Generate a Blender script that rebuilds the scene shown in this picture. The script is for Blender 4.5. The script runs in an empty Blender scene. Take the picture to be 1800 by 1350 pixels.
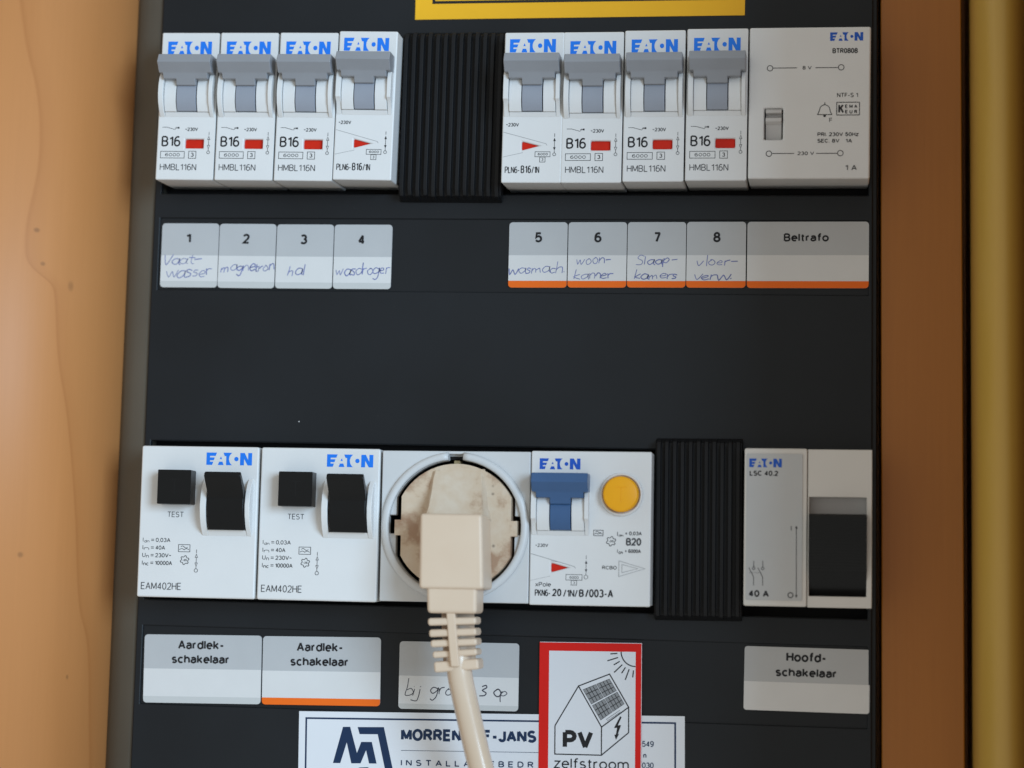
import bpy, bmesh, math, random
from mathutils import Vector, Matrix
from mathutils.geometry import tessellate_polygon
random.seed(7)
S = 0.001                                   # everything below is in millimetres
scene = bpy.context.scene
COL = scene.collection

# ------------------------------------------------------------------ camera
cam_d = bpy.data.cameras.new('camera')
cam = bpy.data.objects.new('camera', cam_d)
COL.objects.link(cam)
cam_d.sensor_width = 36.0
cam_d.lens = 80.05
cam_d.clip_start = 0.01
cam_d.clip_end = 50
R = Matrix(((0.99016023, -0.01411961, 0.13922412),
            (0.1372345, -0.09665079, -0.98581201),
            (0.0273754, 0.9952182, -0.09376207)))
cam.matrix_world = Matrix.Translation((0.197517, -0.6505388, -0.1628169)) @ R.to_4x4()
cam_d.dof.use_dof = True
cam_d.dof.focus_distance = 0.655
cam_d.dof.aperture_fstop = 6.5
scene.camera = cam

# ------------------------------------------------------------------ light
world = bpy.data.worlds.new('World')
scene.world = world
world.use_nodes = True
bg = world.node_tree.nodes['Background']
bg.inputs['Color'].default_value = (0.99, 0.98, 0.925, 1)
bg.inputs['Strength'].default_value = 0.575


def area(name, loc, target, sx, sy, power, color):
    l = bpy.data.lights.new(name, 'AREA')
    l.shape = 'RECTANGLE'
    l.size = sx
    l.size_y = sy
    l.energy = power
    l.color = color
    o = bpy.data.objects.new(name, l)
    COL.objects.link(o)
    o.location = loc
    o.rotation_euler = (Vector(target) - Vector(loc)).to_track_quat('-Z', 'Y').to_euler()
    return o


area('window_light', (0.08 + 1.5, -1.80, -0.10 + 0.34), (0.08, 0, -0.10), 0.95, 1.1, 53, (0.55, 0.77, 1.0))

scene.view_settings.view_transform = 'Standard'
scene.view_settings.look = 'None'
scene.view_settings.exposure = 0.0
scene.view_settings.gamma = 1.0
scene.cycles.max_bounces = 8


# ------------------------------------------------------------------ materials
def nmat(name):
    m = bpy.data.materials.new(name)
    m.use_nodes = True
    nt = m.node_tree
    return m, nt, nt.nodes['Principled BSDF']


def plastic(name, col, rough=0.45, spec=0.4, var=0.06, vscale=60, bump=0.00001, bscale=2500, tint=None, coat=0.0):
    m, nt, p = nmat(name)
    tc = nt.nodes.new('ShaderNodeTexCoord')
    geo = nt.nodes.new('ShaderNodeObjectInfo')
    n1 = nt.nodes.new('ShaderNodeTexNoise')
    n1.inputs['Scale'].default_value = vscale
    n1.inputs['Detail'].default_value = 6
    add = nt.nodes.new('ShaderNodeVectorMath')
    add.operation = 'ADD'
    nt.links.new(tc.outputs['Object'], add.inputs[0])
    nt.links.new(geo.outputs['Random'], add.inputs[1])
    nt.links.new(add.outputs[0], n1.inputs['Vector'])
    mix = nt.nodes.new('ShaderNodeMix')
    mix.data_type = 'RGBA'
    dark = tint if tint else tuple(c * (1 - var * 2) for c in col)
    lite = tuple(min(1, c * (1 + var)) for c in col)
    mix.inputs['A'].default_value = (*dark, 1)
    mix.inputs['B'].default_value = (*lite, 1)
    nt.links.new(n1.outputs['Fac'], mix.inputs['Factor'])
    nt.links.new(mix.outputs['Result'], p.inputs['Base Color'])
    p.inputs['Roughness'].default_value = rough
    p.inputs['Specular IOR Level'].default_value = spec
    if coat:
        p.inputs['Coat Weight'].default_value = coat
        p.inputs['Coat Roughness'].default_value = 0.15
    if bump:
        n2 = nt.nodes.new('ShaderNodeTexNoise')
        n2.inputs['Scale'].default_value = bscale
        n2.inputs['Detail'].default_value = 2
        nt.links.new(tc.outputs['Object'], n2.inputs['Vector'])
        b = nt.nodes.new('ShaderNodeBump')
        b.inputs['Strength'].default_value = 0.5
        b.inputs['Distance'].default_value = bump
        nt.links.new(n2.outputs['Fac'], b.inputs['Height'])
        nt.links.new(b.outputs['Normal'], p.inputs['Normal'])
    return m


WHITE = plastic('white_plastic', (0.70, 0.70, 0.69), 0.42, 0.45, 0.025, 90)
WHITE_WARM = plastic('aged_white_plastic', (0.68, 0.66, 0.62), 0.45, 0.4, 0.03, 90)
SOCKETM = plastic('light_grey_plastic', (0.59, 0.60, 0.60), 0.4, 0.45, 0.03, 90)
GREYT = plastic('grey_toggle_plastic', (0.265, 0.275, 0.295), 0.38, 0.45, 0.05, 150)
GREYD = plastic('grey_drum_plastic', (0.285, 0.31, 0.36), 0.3, 0.5, 0.05, 150)
PLATEM = plastic('silver_grey_plate', (0.50, 0.51, 0.51), 0.4, 0.4, 0.03, 90)
RECESS = plastic('grey_recess_plastic', (0.55, 0.54, 0.53), 0.5, 0.3, 0.03, 90)
BLACK = plastic('black_plastic', (0.005, 0.0055, 0.0065), 0.35, 0.3, 0.15, 200)
BLACKSAT = plastic('black_satin_plastic', (0.004, 0.0045, 0.005), 0.33, 0.25, 0.1, 200)
WELL = plastic('dark_well_plastic', (0.006, 0.006, 0.007), 0.6, 0.3, 0.1, 200)
BLUET = plastic('blue_toggle_plastic', (0.040, 0.105, 0.235), 0.36, 0.45, 0.06, 150)
YELB = plastic('yellow_button_plastic', (0.88, 0.40, 0.008), 0.38, 0.3, 0.05, 120)
REDI = plastic('red_indicator_plastic', (0.60, 0.018, 0.005), 0.45, 0.2, 0.08, 300)
COVERM = plastic('anthracite_cover_plastic', (0.0095, 0.0120, 0.0150), 0.45, 0.28, 0.40, 16, 0.00003, 3000)
RUBBER = plastic('black_ribbed_rubber', (0.0065, 0.0070, 0.0082), 0.55, 0.25, 0.2, 60, 0.00003, 1500)
FRAMEM = plastic('grey_enclosure_plastic', (0.125, 0.115, 0.092), 0.55, 0.35, 0.10, 30)
PAPER = plastic('white_label_paper', (0.66, 0.66, 0.65), 0.4, 0.35, 0.03, 120, 0.000006, 900)
PAPERG = plastic('grey_label_print', (0.465, 0.475, 0.48), 0.4, 0.35, 0.03, 120, 0.000006, 900)
PAPERL = plastic('pale_grey_label_print', (0.54, 0.55, 0.54), 0.4, 0.35, 0.03, 120, 0.000006, 900)
ORANGE = plastic('orange_label_print', (0.84, 0.150, 0.012), 0.45, 0.2, 0.03, 120, 0.000006, 900)
STICKW = plastic('glossy_white_sticker', (0.70, 0.72, 0.75), 0.3, 0.4, 0.02, 60, 0.000006, 500)
STICKR = plastic('glossy_red_sticker', (0.66, 0.012, 0.008), 0.42, 0.2, 0.06, 60, 0.000006, 500)
STICKY = plastic('glossy_yellow_sticker', (0.86, 0.46, 0.020), 0.38, 0.25, 0.06, 40, 0.000006, 500)
INK = plastic('dark_grey_print_ink', (0.016, 0.017, 0.020), 0.5, 0.3, 0.05, 300, 0)
INKL = plastic('thin_grey_print_ink', (0.06, 0.06, 0.064), 0.5, 0.3, 0.05, 300, 0)
INKF = plastic('faint_grey_moulding', (0.30, 0.30, 0.30), 0.5, 0.3, 0.05, 300, 0)
INKK = plastic('black_print_ink', (0.010, 0.010, 0.012), 0.5, 0.3, 0.05, 300, 0)
NAVY = plastic('navy_print_ink', (0.006, 0.026, 0.075), 0.4, 0.3, 0.05, 300, 0)
LOGOB = plastic('bright_blue_print_ink', (0.006, 0.19, 0.80), 0.4, 0.35, 0.04, 300, 0)
LOGOD = plastic('deep_blue_print_ink', (0.006, 0.090, 0.50), 0.4, 0.35, 0.04, 300, 0)
PEN = plastic('blue_pen_ink', (0.20, 0.23, 0.47), 0.5, 0.2, 0.35, 900, 0)
PEND = plastic('dark_pen_ink', (0.06, 0.06, 0.08), 0.5, 0.2, 0.35, 900, 0)
CELL = plastic('grey_cell_print', (0.26, 0.27, 0.28), 0.4, 0.3, 0.04, 300, 0)
BRASS = plastic('brass_contact', (0.45, 0.36, 0.20), 0.35, 0.5, 0.05, 300, 0)


def wood(name, c_lo, c_hi, c_line, line=None, knots=(), coat=0.15, axis='z', rough=0.45):
    """veneer: long soft grain along z; optional drawn growth line and knots, given in local metres"""
    m, nt, p = nmat(name)
    N = nt.nodes.new
    L = nt.links.new
    tc = N('ShaderNodeTexCoord')
    mp = N('ShaderNodeMapping')
    mp.inputs['Scale'].default_value = (45, 45, 5)
    L(tc.outputs['Object'], mp.inputs['Vector'])
    n1 = N('ShaderNodeTexNoise')
    n1.inputs['Scale'].default_value = 1.0
    n1.inputs['Detail'].default_value = 9
    n1.inputs['Roughness'].default_value = 0.6
    n1.inputs['Distortion'].default_value = 0.1
    L(mp.outputs['Vector'], n1.inputs['Vector'])
    mp2 = N('ShaderNodeMapping')
    mp2.inputs['Scale'].default_value = (900, 900, 25)
    L(tc.outputs['Object'], mp2.inputs['Vector'])
    n2 = N('ShaderNodeTexNoise')
    n2.inputs['Scale'].default_value = 1.0
    n2.inputs['Detail'].default_value = 4
    L(mp2.outputs['Vector'], n2.inputs['Vector'])
    mixf = N('ShaderNodeMath')
    mixf.operation = 'MULTIPLY_ADD'
    mixf.inputs[1].default_value = 0.30
    L(n2.outputs['Fac'], mixf.inputs[0])
    sc = N('ShaderNodeMath')
    sc.operation = 'MULTIPLY'
    sc.inputs[1].default_value = 0.75
    L(n1.outputs['Fac'], sc.inputs[0])
    L(sc.outputs[0], mixf.inputs[2])
    ramp = N('ShaderNodeValToRGB')
    ramp.color_ramp.elements[0].position = 0.30
    ramp.color_ramp.elements[0].color = (*c_lo, 1)
    ramp.color_ramp.elements[1].position = 0.72
    ramp.color_ramp.elements[1].color = (*c_hi, 1)
    L(mixf.outputs[0], ramp.inputs['Fac'])
    out = ramp.outputs['Color']
    sep = N('ShaderNodeSeparateXYZ')
    L(tc.outputs['Object'], sep.inputs['Vector'])
    if line:
        # growth line y = f(z) from a float curve
        zs, ys = line
        mr = N('ShaderNodeMapRange')
        mr.inputs['From Min'].default_value = zs[0]
        mr.inputs['From Max'].default_value = zs[-1]
        L(sep.outputs['Z'], mr.inputs['Value'])
        fc = N('ShaderNodeFloatCurve')
        cu = fc.mapping.curves[0]
        y0, y1 = min(ys), max(ys)
        pts = [((z - zs[0]) / (zs[-1] - zs[0]), (y - y0) / (y1 - y0)) for z, y in zip(zs, ys)]
        cu.points[0].location = pts[0]
        cu.points[1].location = pts[-1]
        for q in pts[1:-1]:
            cu.points.new(*q)
        fc.mapping.update()
        L(mr.outputs['Result'], fc.inputs['Value'])
        mr2 = N('ShaderNodeMapRange')
        mr2.inputs['To Min'].default_value = y0
        mr2.inputs['To Max'].default_value = y1
        L(fc.outputs['Value'], mr2.inputs['Value'])
        sub = N('ShaderNodeMath')
        sub.operation = 'SUBTRACT'
        L(sep.outputs['Y'], sub.inputs[0])
        L(mr2.outputs['Result'], sub.inputs[1])
        # sharp on one side, fading on the other
        rr = N('ShaderNodeMapRange')
        rr.inputs['From Min'].default_value = -0.0007
        rr.inputs['From Max'].default_value = 0.0055
        L(sub.outputs[0], rr.inputs['Value'])
        cr = N('ShaderNodeValToRGB')
        e = cr.color_ramp.elements
        e[0].position = 0.0
        e[0].color = (0, 0, 0, 1)
        e[1].position = 1.0
        e[1].color = (0, 0, 0, 1)
        a = e.new(0.12)
        a.color = (0.55, 0.55, 0.55, 1)
        b = e.new(0.30)
        b.color = (0.22, 0.22, 0.22, 1)
        L(rr.outputs['Result'], cr.inputs['Fac'])
        mx = N('ShaderNodeMix')
        mx.data_type = 'RGBA'
        L(cr.outputs['Color'], mx.inputs['Factor'])
        L(out, mx.inputs['A'])
        mx.inputs['B'].default_value = (*c_line, 1)
        out = mx.outputs['Result']
    for (ky, kz, ry, rz, st) in knots:
        mpk = N('ShaderNodeMapping')
        mpk.vector_type = 'POINT'
        mpk.inputs['Location'].default_value = (0, -ky / ry, -kz / rz)
        mpk.inputs['Scale'].default_value = (0, 1 / ry, 1 / rz)
        L(tc.outputs['Object'], mpk.inputs['Vector'])
        ln = N('ShaderNodeVectorMath')
        ln.operation = 'LENGTH'
        L(mpk.outputs['Vector'], ln.inputs[0])
        kr = N('ShaderNodeMapRange')
        kr.interpolation_type = 'SMOOTHSTEP'
        kr.inputs['From Min'].default_value = 0.2
        kr.inputs['From Max'].default_value = 1.0
        kr.inputs['To Min'].default_value = st
        kr.inputs['To Max'].default_value = 0.0
        L(ln.outputs['Value'], kr.inputs['Value'])
        mx = N('ShaderNodeMix')
        mx.data_type = 'RGBA'
        L(kr.outputs['Result'], mx.inputs['Factor'])
        L(out, mx.inputs['A'])
        mx.inputs['B'].default_value = (0.09, 0.035, 0.012, 1)
        out = mx.outputs['Result']
    L(out, p.inputs['Base Color'])
    p.inputs['Roughness'].default_value = rough
    p.inputs['Coat Weight'].default_value = coat
    p.inputs['Coat Roughness'].default_value = 0.5
    b = N('ShaderNodeBump')
    b.inputs['Strength'].default_value = 0.25
    b.inputs['Distance'].default_value = 0.0001
    L(n2.outputs['Fac'], b.inputs['Height'])
    L(b.outputs['Normal'], p.inputs['Normal'])
    return m


WZ = [-0.230, -0.2074, -0.1808, -0.1676, -0.1412, -0.1149, -0.0953, -0.0773, -0.0669, -0.0349, -0.0025, 0.030]
WD = [5.0, 6.6, 9.0, 13.4, 16.8, 21.5, 26.3, 28.6, 37.4, 34.9, 40.4, 45.0]
WOODL = wood('varnished_beech_veneer', (0.505, 0.208, 0.062), (0.545, 0.228, 0.070), (0.40, 0.145, 0.036),
             line=(WZ, [-d * S for d in WD]),
             knots=((-0.0348, -0.0604, 0.0013, 0.0010, 0.45), (-0.0326, -0.070, 0.0011, 0.0009, 0.4),
                    (-0.0229, -0.0754, 0.0016, 0.0022, 0.3), (-0.0172, -0.189, 0.0008, 0.0010, 0.4),
                    (-0.0351, -0.1542, 0.0012, 0.0012, 0.4)), coat=0.22, rough=0.55)
WOODR = wood('brown_beech_veneer', (0.335, 0.112, 0.006), (0.385, 0.134, 0.010), (0.2, 0.06, 0.02), coat=0.1)
WOODP = wood('yellow_pine_veneer', (0.50, 0.30, 0.045), (0.55, 0.335, 0.055), (0.3, 0.15, 0.05), coat=0.1)
WOODD = wood('red_brown_door_wood', (0.20, 0.06, 0.018), (0.28, 0.09, 0.03), (0.15, 0.04, 0.01), coat=0.1)


def plug_mat():
    m, nt, p = nmat('stained_cream_plastic')
    N = nt.nodes.new
    L = nt.links.new
    tc = N('ShaderNodeTexCoord')
    n1 = N('ShaderNodeTexNoise')
    n1.inputs['Scale'].default_value = 95
    n1.inputs['Detail'].default_value = 8
    n1.inputs['Roughness'].default_value = 0.62
    n1.inputs['Distortion'].default_value = 0.25
    L(tc.outputs['Object'], n1.inputs['Vector'])
    r = N('ShaderNodeValToRGB')
    r.color_ramp.elements[0].position = 0.36
    r.color_ramp.elements[0].color = (0.36, 0.225, 0.14, 1)
    r.color_ramp.elements[1].position = 0.66
    r.color_ramp.elements[1].color = (0.62, 0.53, 0.42, 1)
    e = r.color_ramp.elements.new(0.47)
    e.color = (0.565, 0.445, 0.32, 1)
    L(n1.outputs['Fac'], r.inputs['Fac'])
    # small dark specks
    v = N('ShaderNodeTexVoronoi')
    v.inputs['Scale'].default_value = 260
    L(tc.outputs['Object'], v.inputs['Vector'])
    lt = N('ShaderNodeMapRange')
    lt.inputs['From Min'].default_value = 0.03
    lt.inputs['From Max'].default_value = 0.16
    lt.inputs['To Min'].default_value = 0.75
    lt.inputs['To Max'].default_value = 0.0
    L(v.outputs['Distance'], lt.inputs['Value'])
    n3 = N('ShaderNodeTexNoise')
    n3.inputs['Scale'].default_value = 130
    L(tc.outputs['Object'], n3.inputs['Vector'])
    g = N('ShaderNodeMapRange')
    g.inputs['From Min'].default_value = 0.57
    g.inputs['From Max'].default_value = 0.62
    L(n3.outputs['Fac'], g.inputs['Value'])
    mul = N('ShaderNodeMath')
    mul.operation = 'MULTIPLY'
    L(lt.outputs['Result'], mul.inputs[0])
    L(g.outputs['Result'], mul.inputs[1])
    mx = N('ShaderNodeMix')
    mx.data_type = 'RGBA'
    L(mul.outputs[0], mx.inputs['Factor'])
    L(r.outputs['Color'], mx.inputs['A'])
    mx.inputs['B'].default_value = (0.10, 0.07, 0.05, 1)
    L(mx.outputs['Result'], p.inputs['Base Color'])
    p.inputs['Roughness'].default_value = 0.5
    b = N('ShaderNodeBump')
    b.inputs['Strength'].default_value = 0.3
    b.inputs['Distance'].default_value = 0.0002
    L(n1.outputs['Fac'], b.inputs['Height'])
    L(b.outputs['Normal'], p.inputs['Normal'])
    return m


PLUGM = plug_mat()
PLUGC = plastic('clean_cream_plastic', (0.665, 0.535, 0.405), 0.42, 0.4, 0.03, 60, tint=(0.61, 0.46, 0.33))
CORDM = plastic('cream_cord_sheath', (0.64, 0.52, 0.40), 0.28, 0.5, 0.05, 45, tint=(0.56, 0.42, 0.29), coat=0.6)


# ------------------------------------------------------------------ mesh helpers (x right, z up, d towards viewer; mm)
class MB:
    def __init__(s):
        s.v = []
        s.f = []
        s.m = []
        s.mats = []
        s.lift = 0.0

    def mi(s, mat):
        if mat not in s.mats:
            s.mats.append(mat)
        return s.mats.index(mat)

    def add(s, verts, faces, mat):
        b = len(s.v)
        k = s.mi(mat)
        s.v += [tuple(v) for v in verts]
        for f in faces:
            s.f.append([b + i for i in f])
            s.m.append(k)

    def box(s, x0, x1, z0, z1, d0, d1, mat, rot=0, piv=None):
        vs = [(x, d, z) for d in (d0, d1) for z in (z0, z1) for x in (x0, x1)]
        if rot:
            a = math.radians(rot)
            cx, cz = piv if piv else ((x0 + x1) / 2, (z0 + z1) / 2)
            vs = [(cx + (x - cx) * math.cos(a) - (z - cz) * math.sin(a), d, cz + (x - cx) * math.sin(a) + (z - cz) * math.cos(a)) for x, d, z in vs]
        s.add(vs, [(0, 1, 3, 2), (4, 6, 7, 5), (0, 4, 5, 1), (2, 3, 7, 6), (0, 2, 6, 4), (1, 5, 7, 3)], mat)

    def plate(s, outer, holes, d0, d1, mat):
        loops = [outer] + list(holes)
        flat = [p for l in loops for p in l]
        tris = tessellate_polygon([[Vector((x, z, 0)) for x, z in l] for l in loops])
        n = len(flat)
        vs = [(x, d1, z) for x, z in flat] + [(x, d0, z) for x, z in flat]
        fs = [tuple(t) for t in tris] + [tuple(i + n for i in reversed(t)) for t in tris]
        b = 0
        for l in loops:
            k = len(l)
            for i in range(k):
                j = (i + 1) % k
                fs.append((b + i, b + j, n + b + j, n + b + i))
            b += k
        s.add(vs, fs, mat)

    def prism_x(s, prof, x0, x1, mat):          # prof: (z, d) polygon
        n = len(prof)
        vs = [(x0, d, z) for z, d in prof] + [(x1, d, z) for z, d in prof]
        fs = [tuple(range(n)), tuple(reversed(range(n, 2 * n)))]
        fs += [(i, (i + 1) % n, n + (i + 1) % n, n + i) for i in range(n)]
        s.add(vs, fs, mat)

    def prism_z(s, prof, z0, z1, mat, caps=True, closed=True):          # prof: (x, d) polygon
        n = len(prof)
        vs = [(x, d, z0) for x, d in prof] + [(x, d, z1) for x, d in prof]
        fs = [(i, (i + 1) % n, n + (i + 1) % n, n + i) for i in range(n if closed else n - 1)]
        if caps and closed:
            fs += [tuple(range(n)), tuple(reversed(range(n, 2 * n)))]
        s.add(vs, fs, mat)

    def grid(s, xs, zs, mask, dfun, dback, mat, warp=lambda x, z: x):
        nx, nz = len(xs), len(zs)
        idx = {}
        vs = []
        fs = []

        def V(i, j, back):
            k = (i, j, back)
            if k not in idx:
                idx[k] = len(vs)
                vs.append((warp(xs[i], zs[j]), dback if back else dfun(xs[i], zs[j], i, j), zs[j]))
            return idx[k]

        def on(i, j):
            return 0 <= i < nx - 1 and 0 <= j < nz - 1 and mask(i, j)
        for i in range(nx - 1):
            for j in range(nz - 1):
                if not on(i, j):
                    continue
                fs.append((V(i, j, 0), V(i + 1, j, 0), V(i + 1, j + 1, 0), V(i, j + 1, 0)))
                fs.append((V(i, j + 1, 1), V(i + 1, j + 1, 1), V(i + 1, j, 1), V(i, j, 1)))
                if not on(i - 1, j):
                    fs.append((V(i, j, 0), V(i, j + 1, 0), V(i, j + 1, 1), V(i, j, 1)))
                if not on(i + 1, j):
                    fs.append((V(i + 1, j, 0), V(i + 1, j + 1, 0), V(i + 1, j + 1, 1), V(i + 1, j, 1)))
                if not on(i, j - 1):
                    fs.append((V(i, j, 0), V(i + 1, j, 0), V(i + 1, j, 1), V(i, j, 1)))
                if not on(i, j + 1):
                    fs.append((V(i, j + 1, 0), V(i + 1, j + 1, 0), V(i + 1, j + 1, 1), V(i, j + 1, 1)))
        s.add(vs, fs, mat)

    def tube(s, pts, rad, mat, n=20, caps=True):           # pts (x,d,z,r?)
        P = [Vector(p[:3]) for p in pts]
        rs = [p[3] if len(p) > 3 else rad for p in pts]
        vs = []
        up = Vector((0, 1, 0))
        for i, p in enumerate(P):
            t = (P[min(i + 1, len(P) - 1)] - P[max(i - 1, 0)]).normalized()
            a = t.cross(up).normalized()
            b = a.cross(t).normalized()
            for k in range(n):
                w = 2 * math.pi * k / n
                vs.append(tuple(p + rs[i] * (a * math.cos(w) + b * math.sin(w))))
        fs = []
        for i in range(len(P) - 1):
            for k in range(n):
                k2 = (k + 1) % n
                fs.append((i * n + k, i * n + k2, (i + 1) * n + k2, (i + 1) * n + k))
        if caps:
            fs.append(tuple(range(n)))
            fs.append(tuple(reversed(range((len(P) - 1) * n, len(P) * n))))
        s.add(vs, fs, mat)

    # ---- flat print: every mark sits a hair above the one before it
    def up(s):
        s.lift += 0.0008
        return s.lift

    def poly(s, pts, d, mat):
        e = s.up()
        tris = tessellate_polygon([[Vector((x, z, 0)) for x, z in pts]])
        s.add([(x, d + e, z) for x, z in pts], [tuple(t) for t in tris], mat)

    def line(s, pts, w, d, mat, closed=False):
        e = s.up()
        P = [Vector(p) for i, p in enumerate(pts) if i == 0 or (Vector(p) - Vector(pts[i - 1])).length > 1e-4]
        if closed:
            P = P + [P[0]]
        n = len(P)
        vs = []
        for i, p in enumerate(P):
            a = (P[i] - P[i - 1]).normalized() if i > 0 else None
            b = (P[i + 1] - P[i]).normalized() if i < n - 1 else None
            if closed and i == 0:
                a = (P[0] - P[-2]).normalized()
            if closed and i == n - 1:
                b = (P[1] - P[0]).normalized()
            if a is None:
                a = b
            if b is None:
                b = a
            na = Vector((-a.y, a.x))
            nb = Vector((-b.y, b.x))
            m = na + nb
            if m.length < 0.3:
                m = na.copy()
            m.normalize()
            k = 1 / max(0.45, m.dot(na))
            q = m * (w / 2 * k)
            vs += [(p.x + q.x, d + e, p.y + q.y), (p.x - q.x, d + e, p.y - q.y)]
        s.add(vs, [(2 * i, 2 * i + 1, 2 * i + 3, 2 * i + 2) for i in range(n - 1)], mat)

    def ring(s, cx, cz, r, w, d, mat, n=24):
        s.line([(cx + r * math.cos(2 * math.pi * k / n), cz + r * math.sin(2 * math.pi * k / n)) for k in range(n)], w, d, mat, True)

    def frame(s, x0, x1, z0, z1, w, d, mat):
        s.line([(x0, z0), (x1, z0), (x1, z1), (x0, z1)], w, d, mat, True)

    def text(s, body, x0, x1, z0, z1, d, mat, weight=0.0, xf=None):
        """printed stroke lettering fitted to a box; descenders hang below z0"""
        H = z1 - z0
        lc = any(c in 'acemnorsuvxz' for c in body) and not any(c in CAPS for c in body)
        if lc:
            H = H / 0.74
        w = min(H * (0.145 + 3.0 * weight), 0.29 * (x1 - x0) / len(body))
        if len(body) < 2:
            w = H * (0.125 + 3.0 * weight)
        strokes = []
        cx = 0.0
        for ch in body:
            if ch == ' ':
                cx += 0.38
                continue
            adv, sts = FONT[ch]
            for st in sts:
                strokes.append([(cx + p[0], p[1]) for p in st])
            cx += adv + 0.20 + 2.0 * max(0, weight)
        xs = [p[0] for st in strokes for p in st]
        a, b = min(xs), max(xs)
        kx = (x1 - x0 - w) / (b - a) if b > a else 1
        for st in strokes:
            closed = len(st) > 3 and st[0] == st[-1]
            pts = [(x0 + w / 2 + (p[0] - a) * kx if b > a else (x0 + x1) / 2, z0 + w / 2 + p[1] * (H - w)) for p in st]
            if closed:
                pts = pts[:-1]
            s.line(pts, w, d, mat, closed)

    def write(s, body, x0, x1, zb, xh, d, mat, w=0.22, seed=1, drift=0.0):
        rnd = random.Random(seed)
        strokes = []
        cx = 0.0
        for ch in body:
            if ch == ' ':
                cx += 0.75
                continue
            adv, sts = GLYPH[ch]
            dy = rnd.uniform(-0.16, 0.16)
            sc = rnd.uniform(0.85, 1.18)
            for st in sts:
                strokes.append([(cx + p[0] * sc + rnd.uniform(-.07, .07) + 0.10 * p[1], dy + p[1] * sc + rnd.uniform(-.09, .09)) for p in st])
            cx += adv + rnd.uniform(0.0, 0.16)
        xs = [p[0] for st in strokes for p in st]
        a, b = min(xs), max(xs)
        for st in strokes:
            pts = [(x0 + (p[0] - a) / (b - a) * (x1 - x0), zb + p[1] * xh + drift * (p[0] - a) / (b - a)) for p in st]
            s.line(smooth(pts), w * rnd.uniform(0.8, 1.35), d, mat)

    def build(s, name, parent=None, bevel=0.0, segs=2, smooth_=False, label=None, angle=35):
        me = bpy.data.meshes.new(name)
        me.from_pydata([(x * S, -d * S, z * S) for x, d, z in s.v], [], s.f)
        for m in s.mats:
            me.materials.append(m)
        me.polygons.foreach_set('material_index', s.m)
        me.update()
        o = bpy.data.objects.new(name, me)
        COL.objects.link(o)
        if parent:
            o.parent = parent
        if bevel or smooth_:
            bm = bmesh.new()
            bm.from_mesh(me)
            bmesh.ops.recalc_face_normals(bm, faces=bm.faces)
            bm.to_mesh(me)
            bm.free()
            me.polygons.foreach_set('use_smooth', [True] * len(me.polygons))
            if bevel:
                md = o.modifiers.new('bevel', 'BEVEL')
                md.width = bevel * S
                md.segments = segs
                md.limit_method = 'ANGLE'
                md.angle_limit = math.radians(angle)
                md.harden_normals = True
                md.use_clamp_overlap = True
            else:
                for e in me.edges:
                    pass
        if label:
            o['label'] = label
        return o


def smooth(pts, k=4):
    if len(pts) < 3:
        return pts
    P = [pts[0]] + list(pts) + [pts[-1]]
    out = []
    for i in range(1, len(P) - 2):
        p0, p1, p2, p3 = P[i - 1], P[i], P[i + 1], P[i + 2]
        for j in range(k):
            t = j / k
            out.append(tuple(0.5 * ((2 * p1[a]) + (-p0[a] + p2[a]) * t + (2 * p0[a] - 5 * p1[a] + 4 * p2[a] - p3[a]) * t * t
                                    + (-p0[a] + 3 * p1[a] - 3 * p2[a] + p3[a]) * t ** 3) for a in (0, 1)))
    out.append(pts[-1])
    return out


def arc(cx, cy, rx, ry, a0, a1, n=8):
    return [(cx + rx * math.cos(math.radians(a0 + (a1 - a0) * i / n)), cy + ry * math.sin(math.radians(a0 + (a1 - a0) * i / n))) for i in range(n + 1)]


def oval(cx, cy, rx, ry):
    q = arc(cx, cy, rx, ry, 90, 450, 20)
    q[-1] = q[0]
    return q


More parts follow.
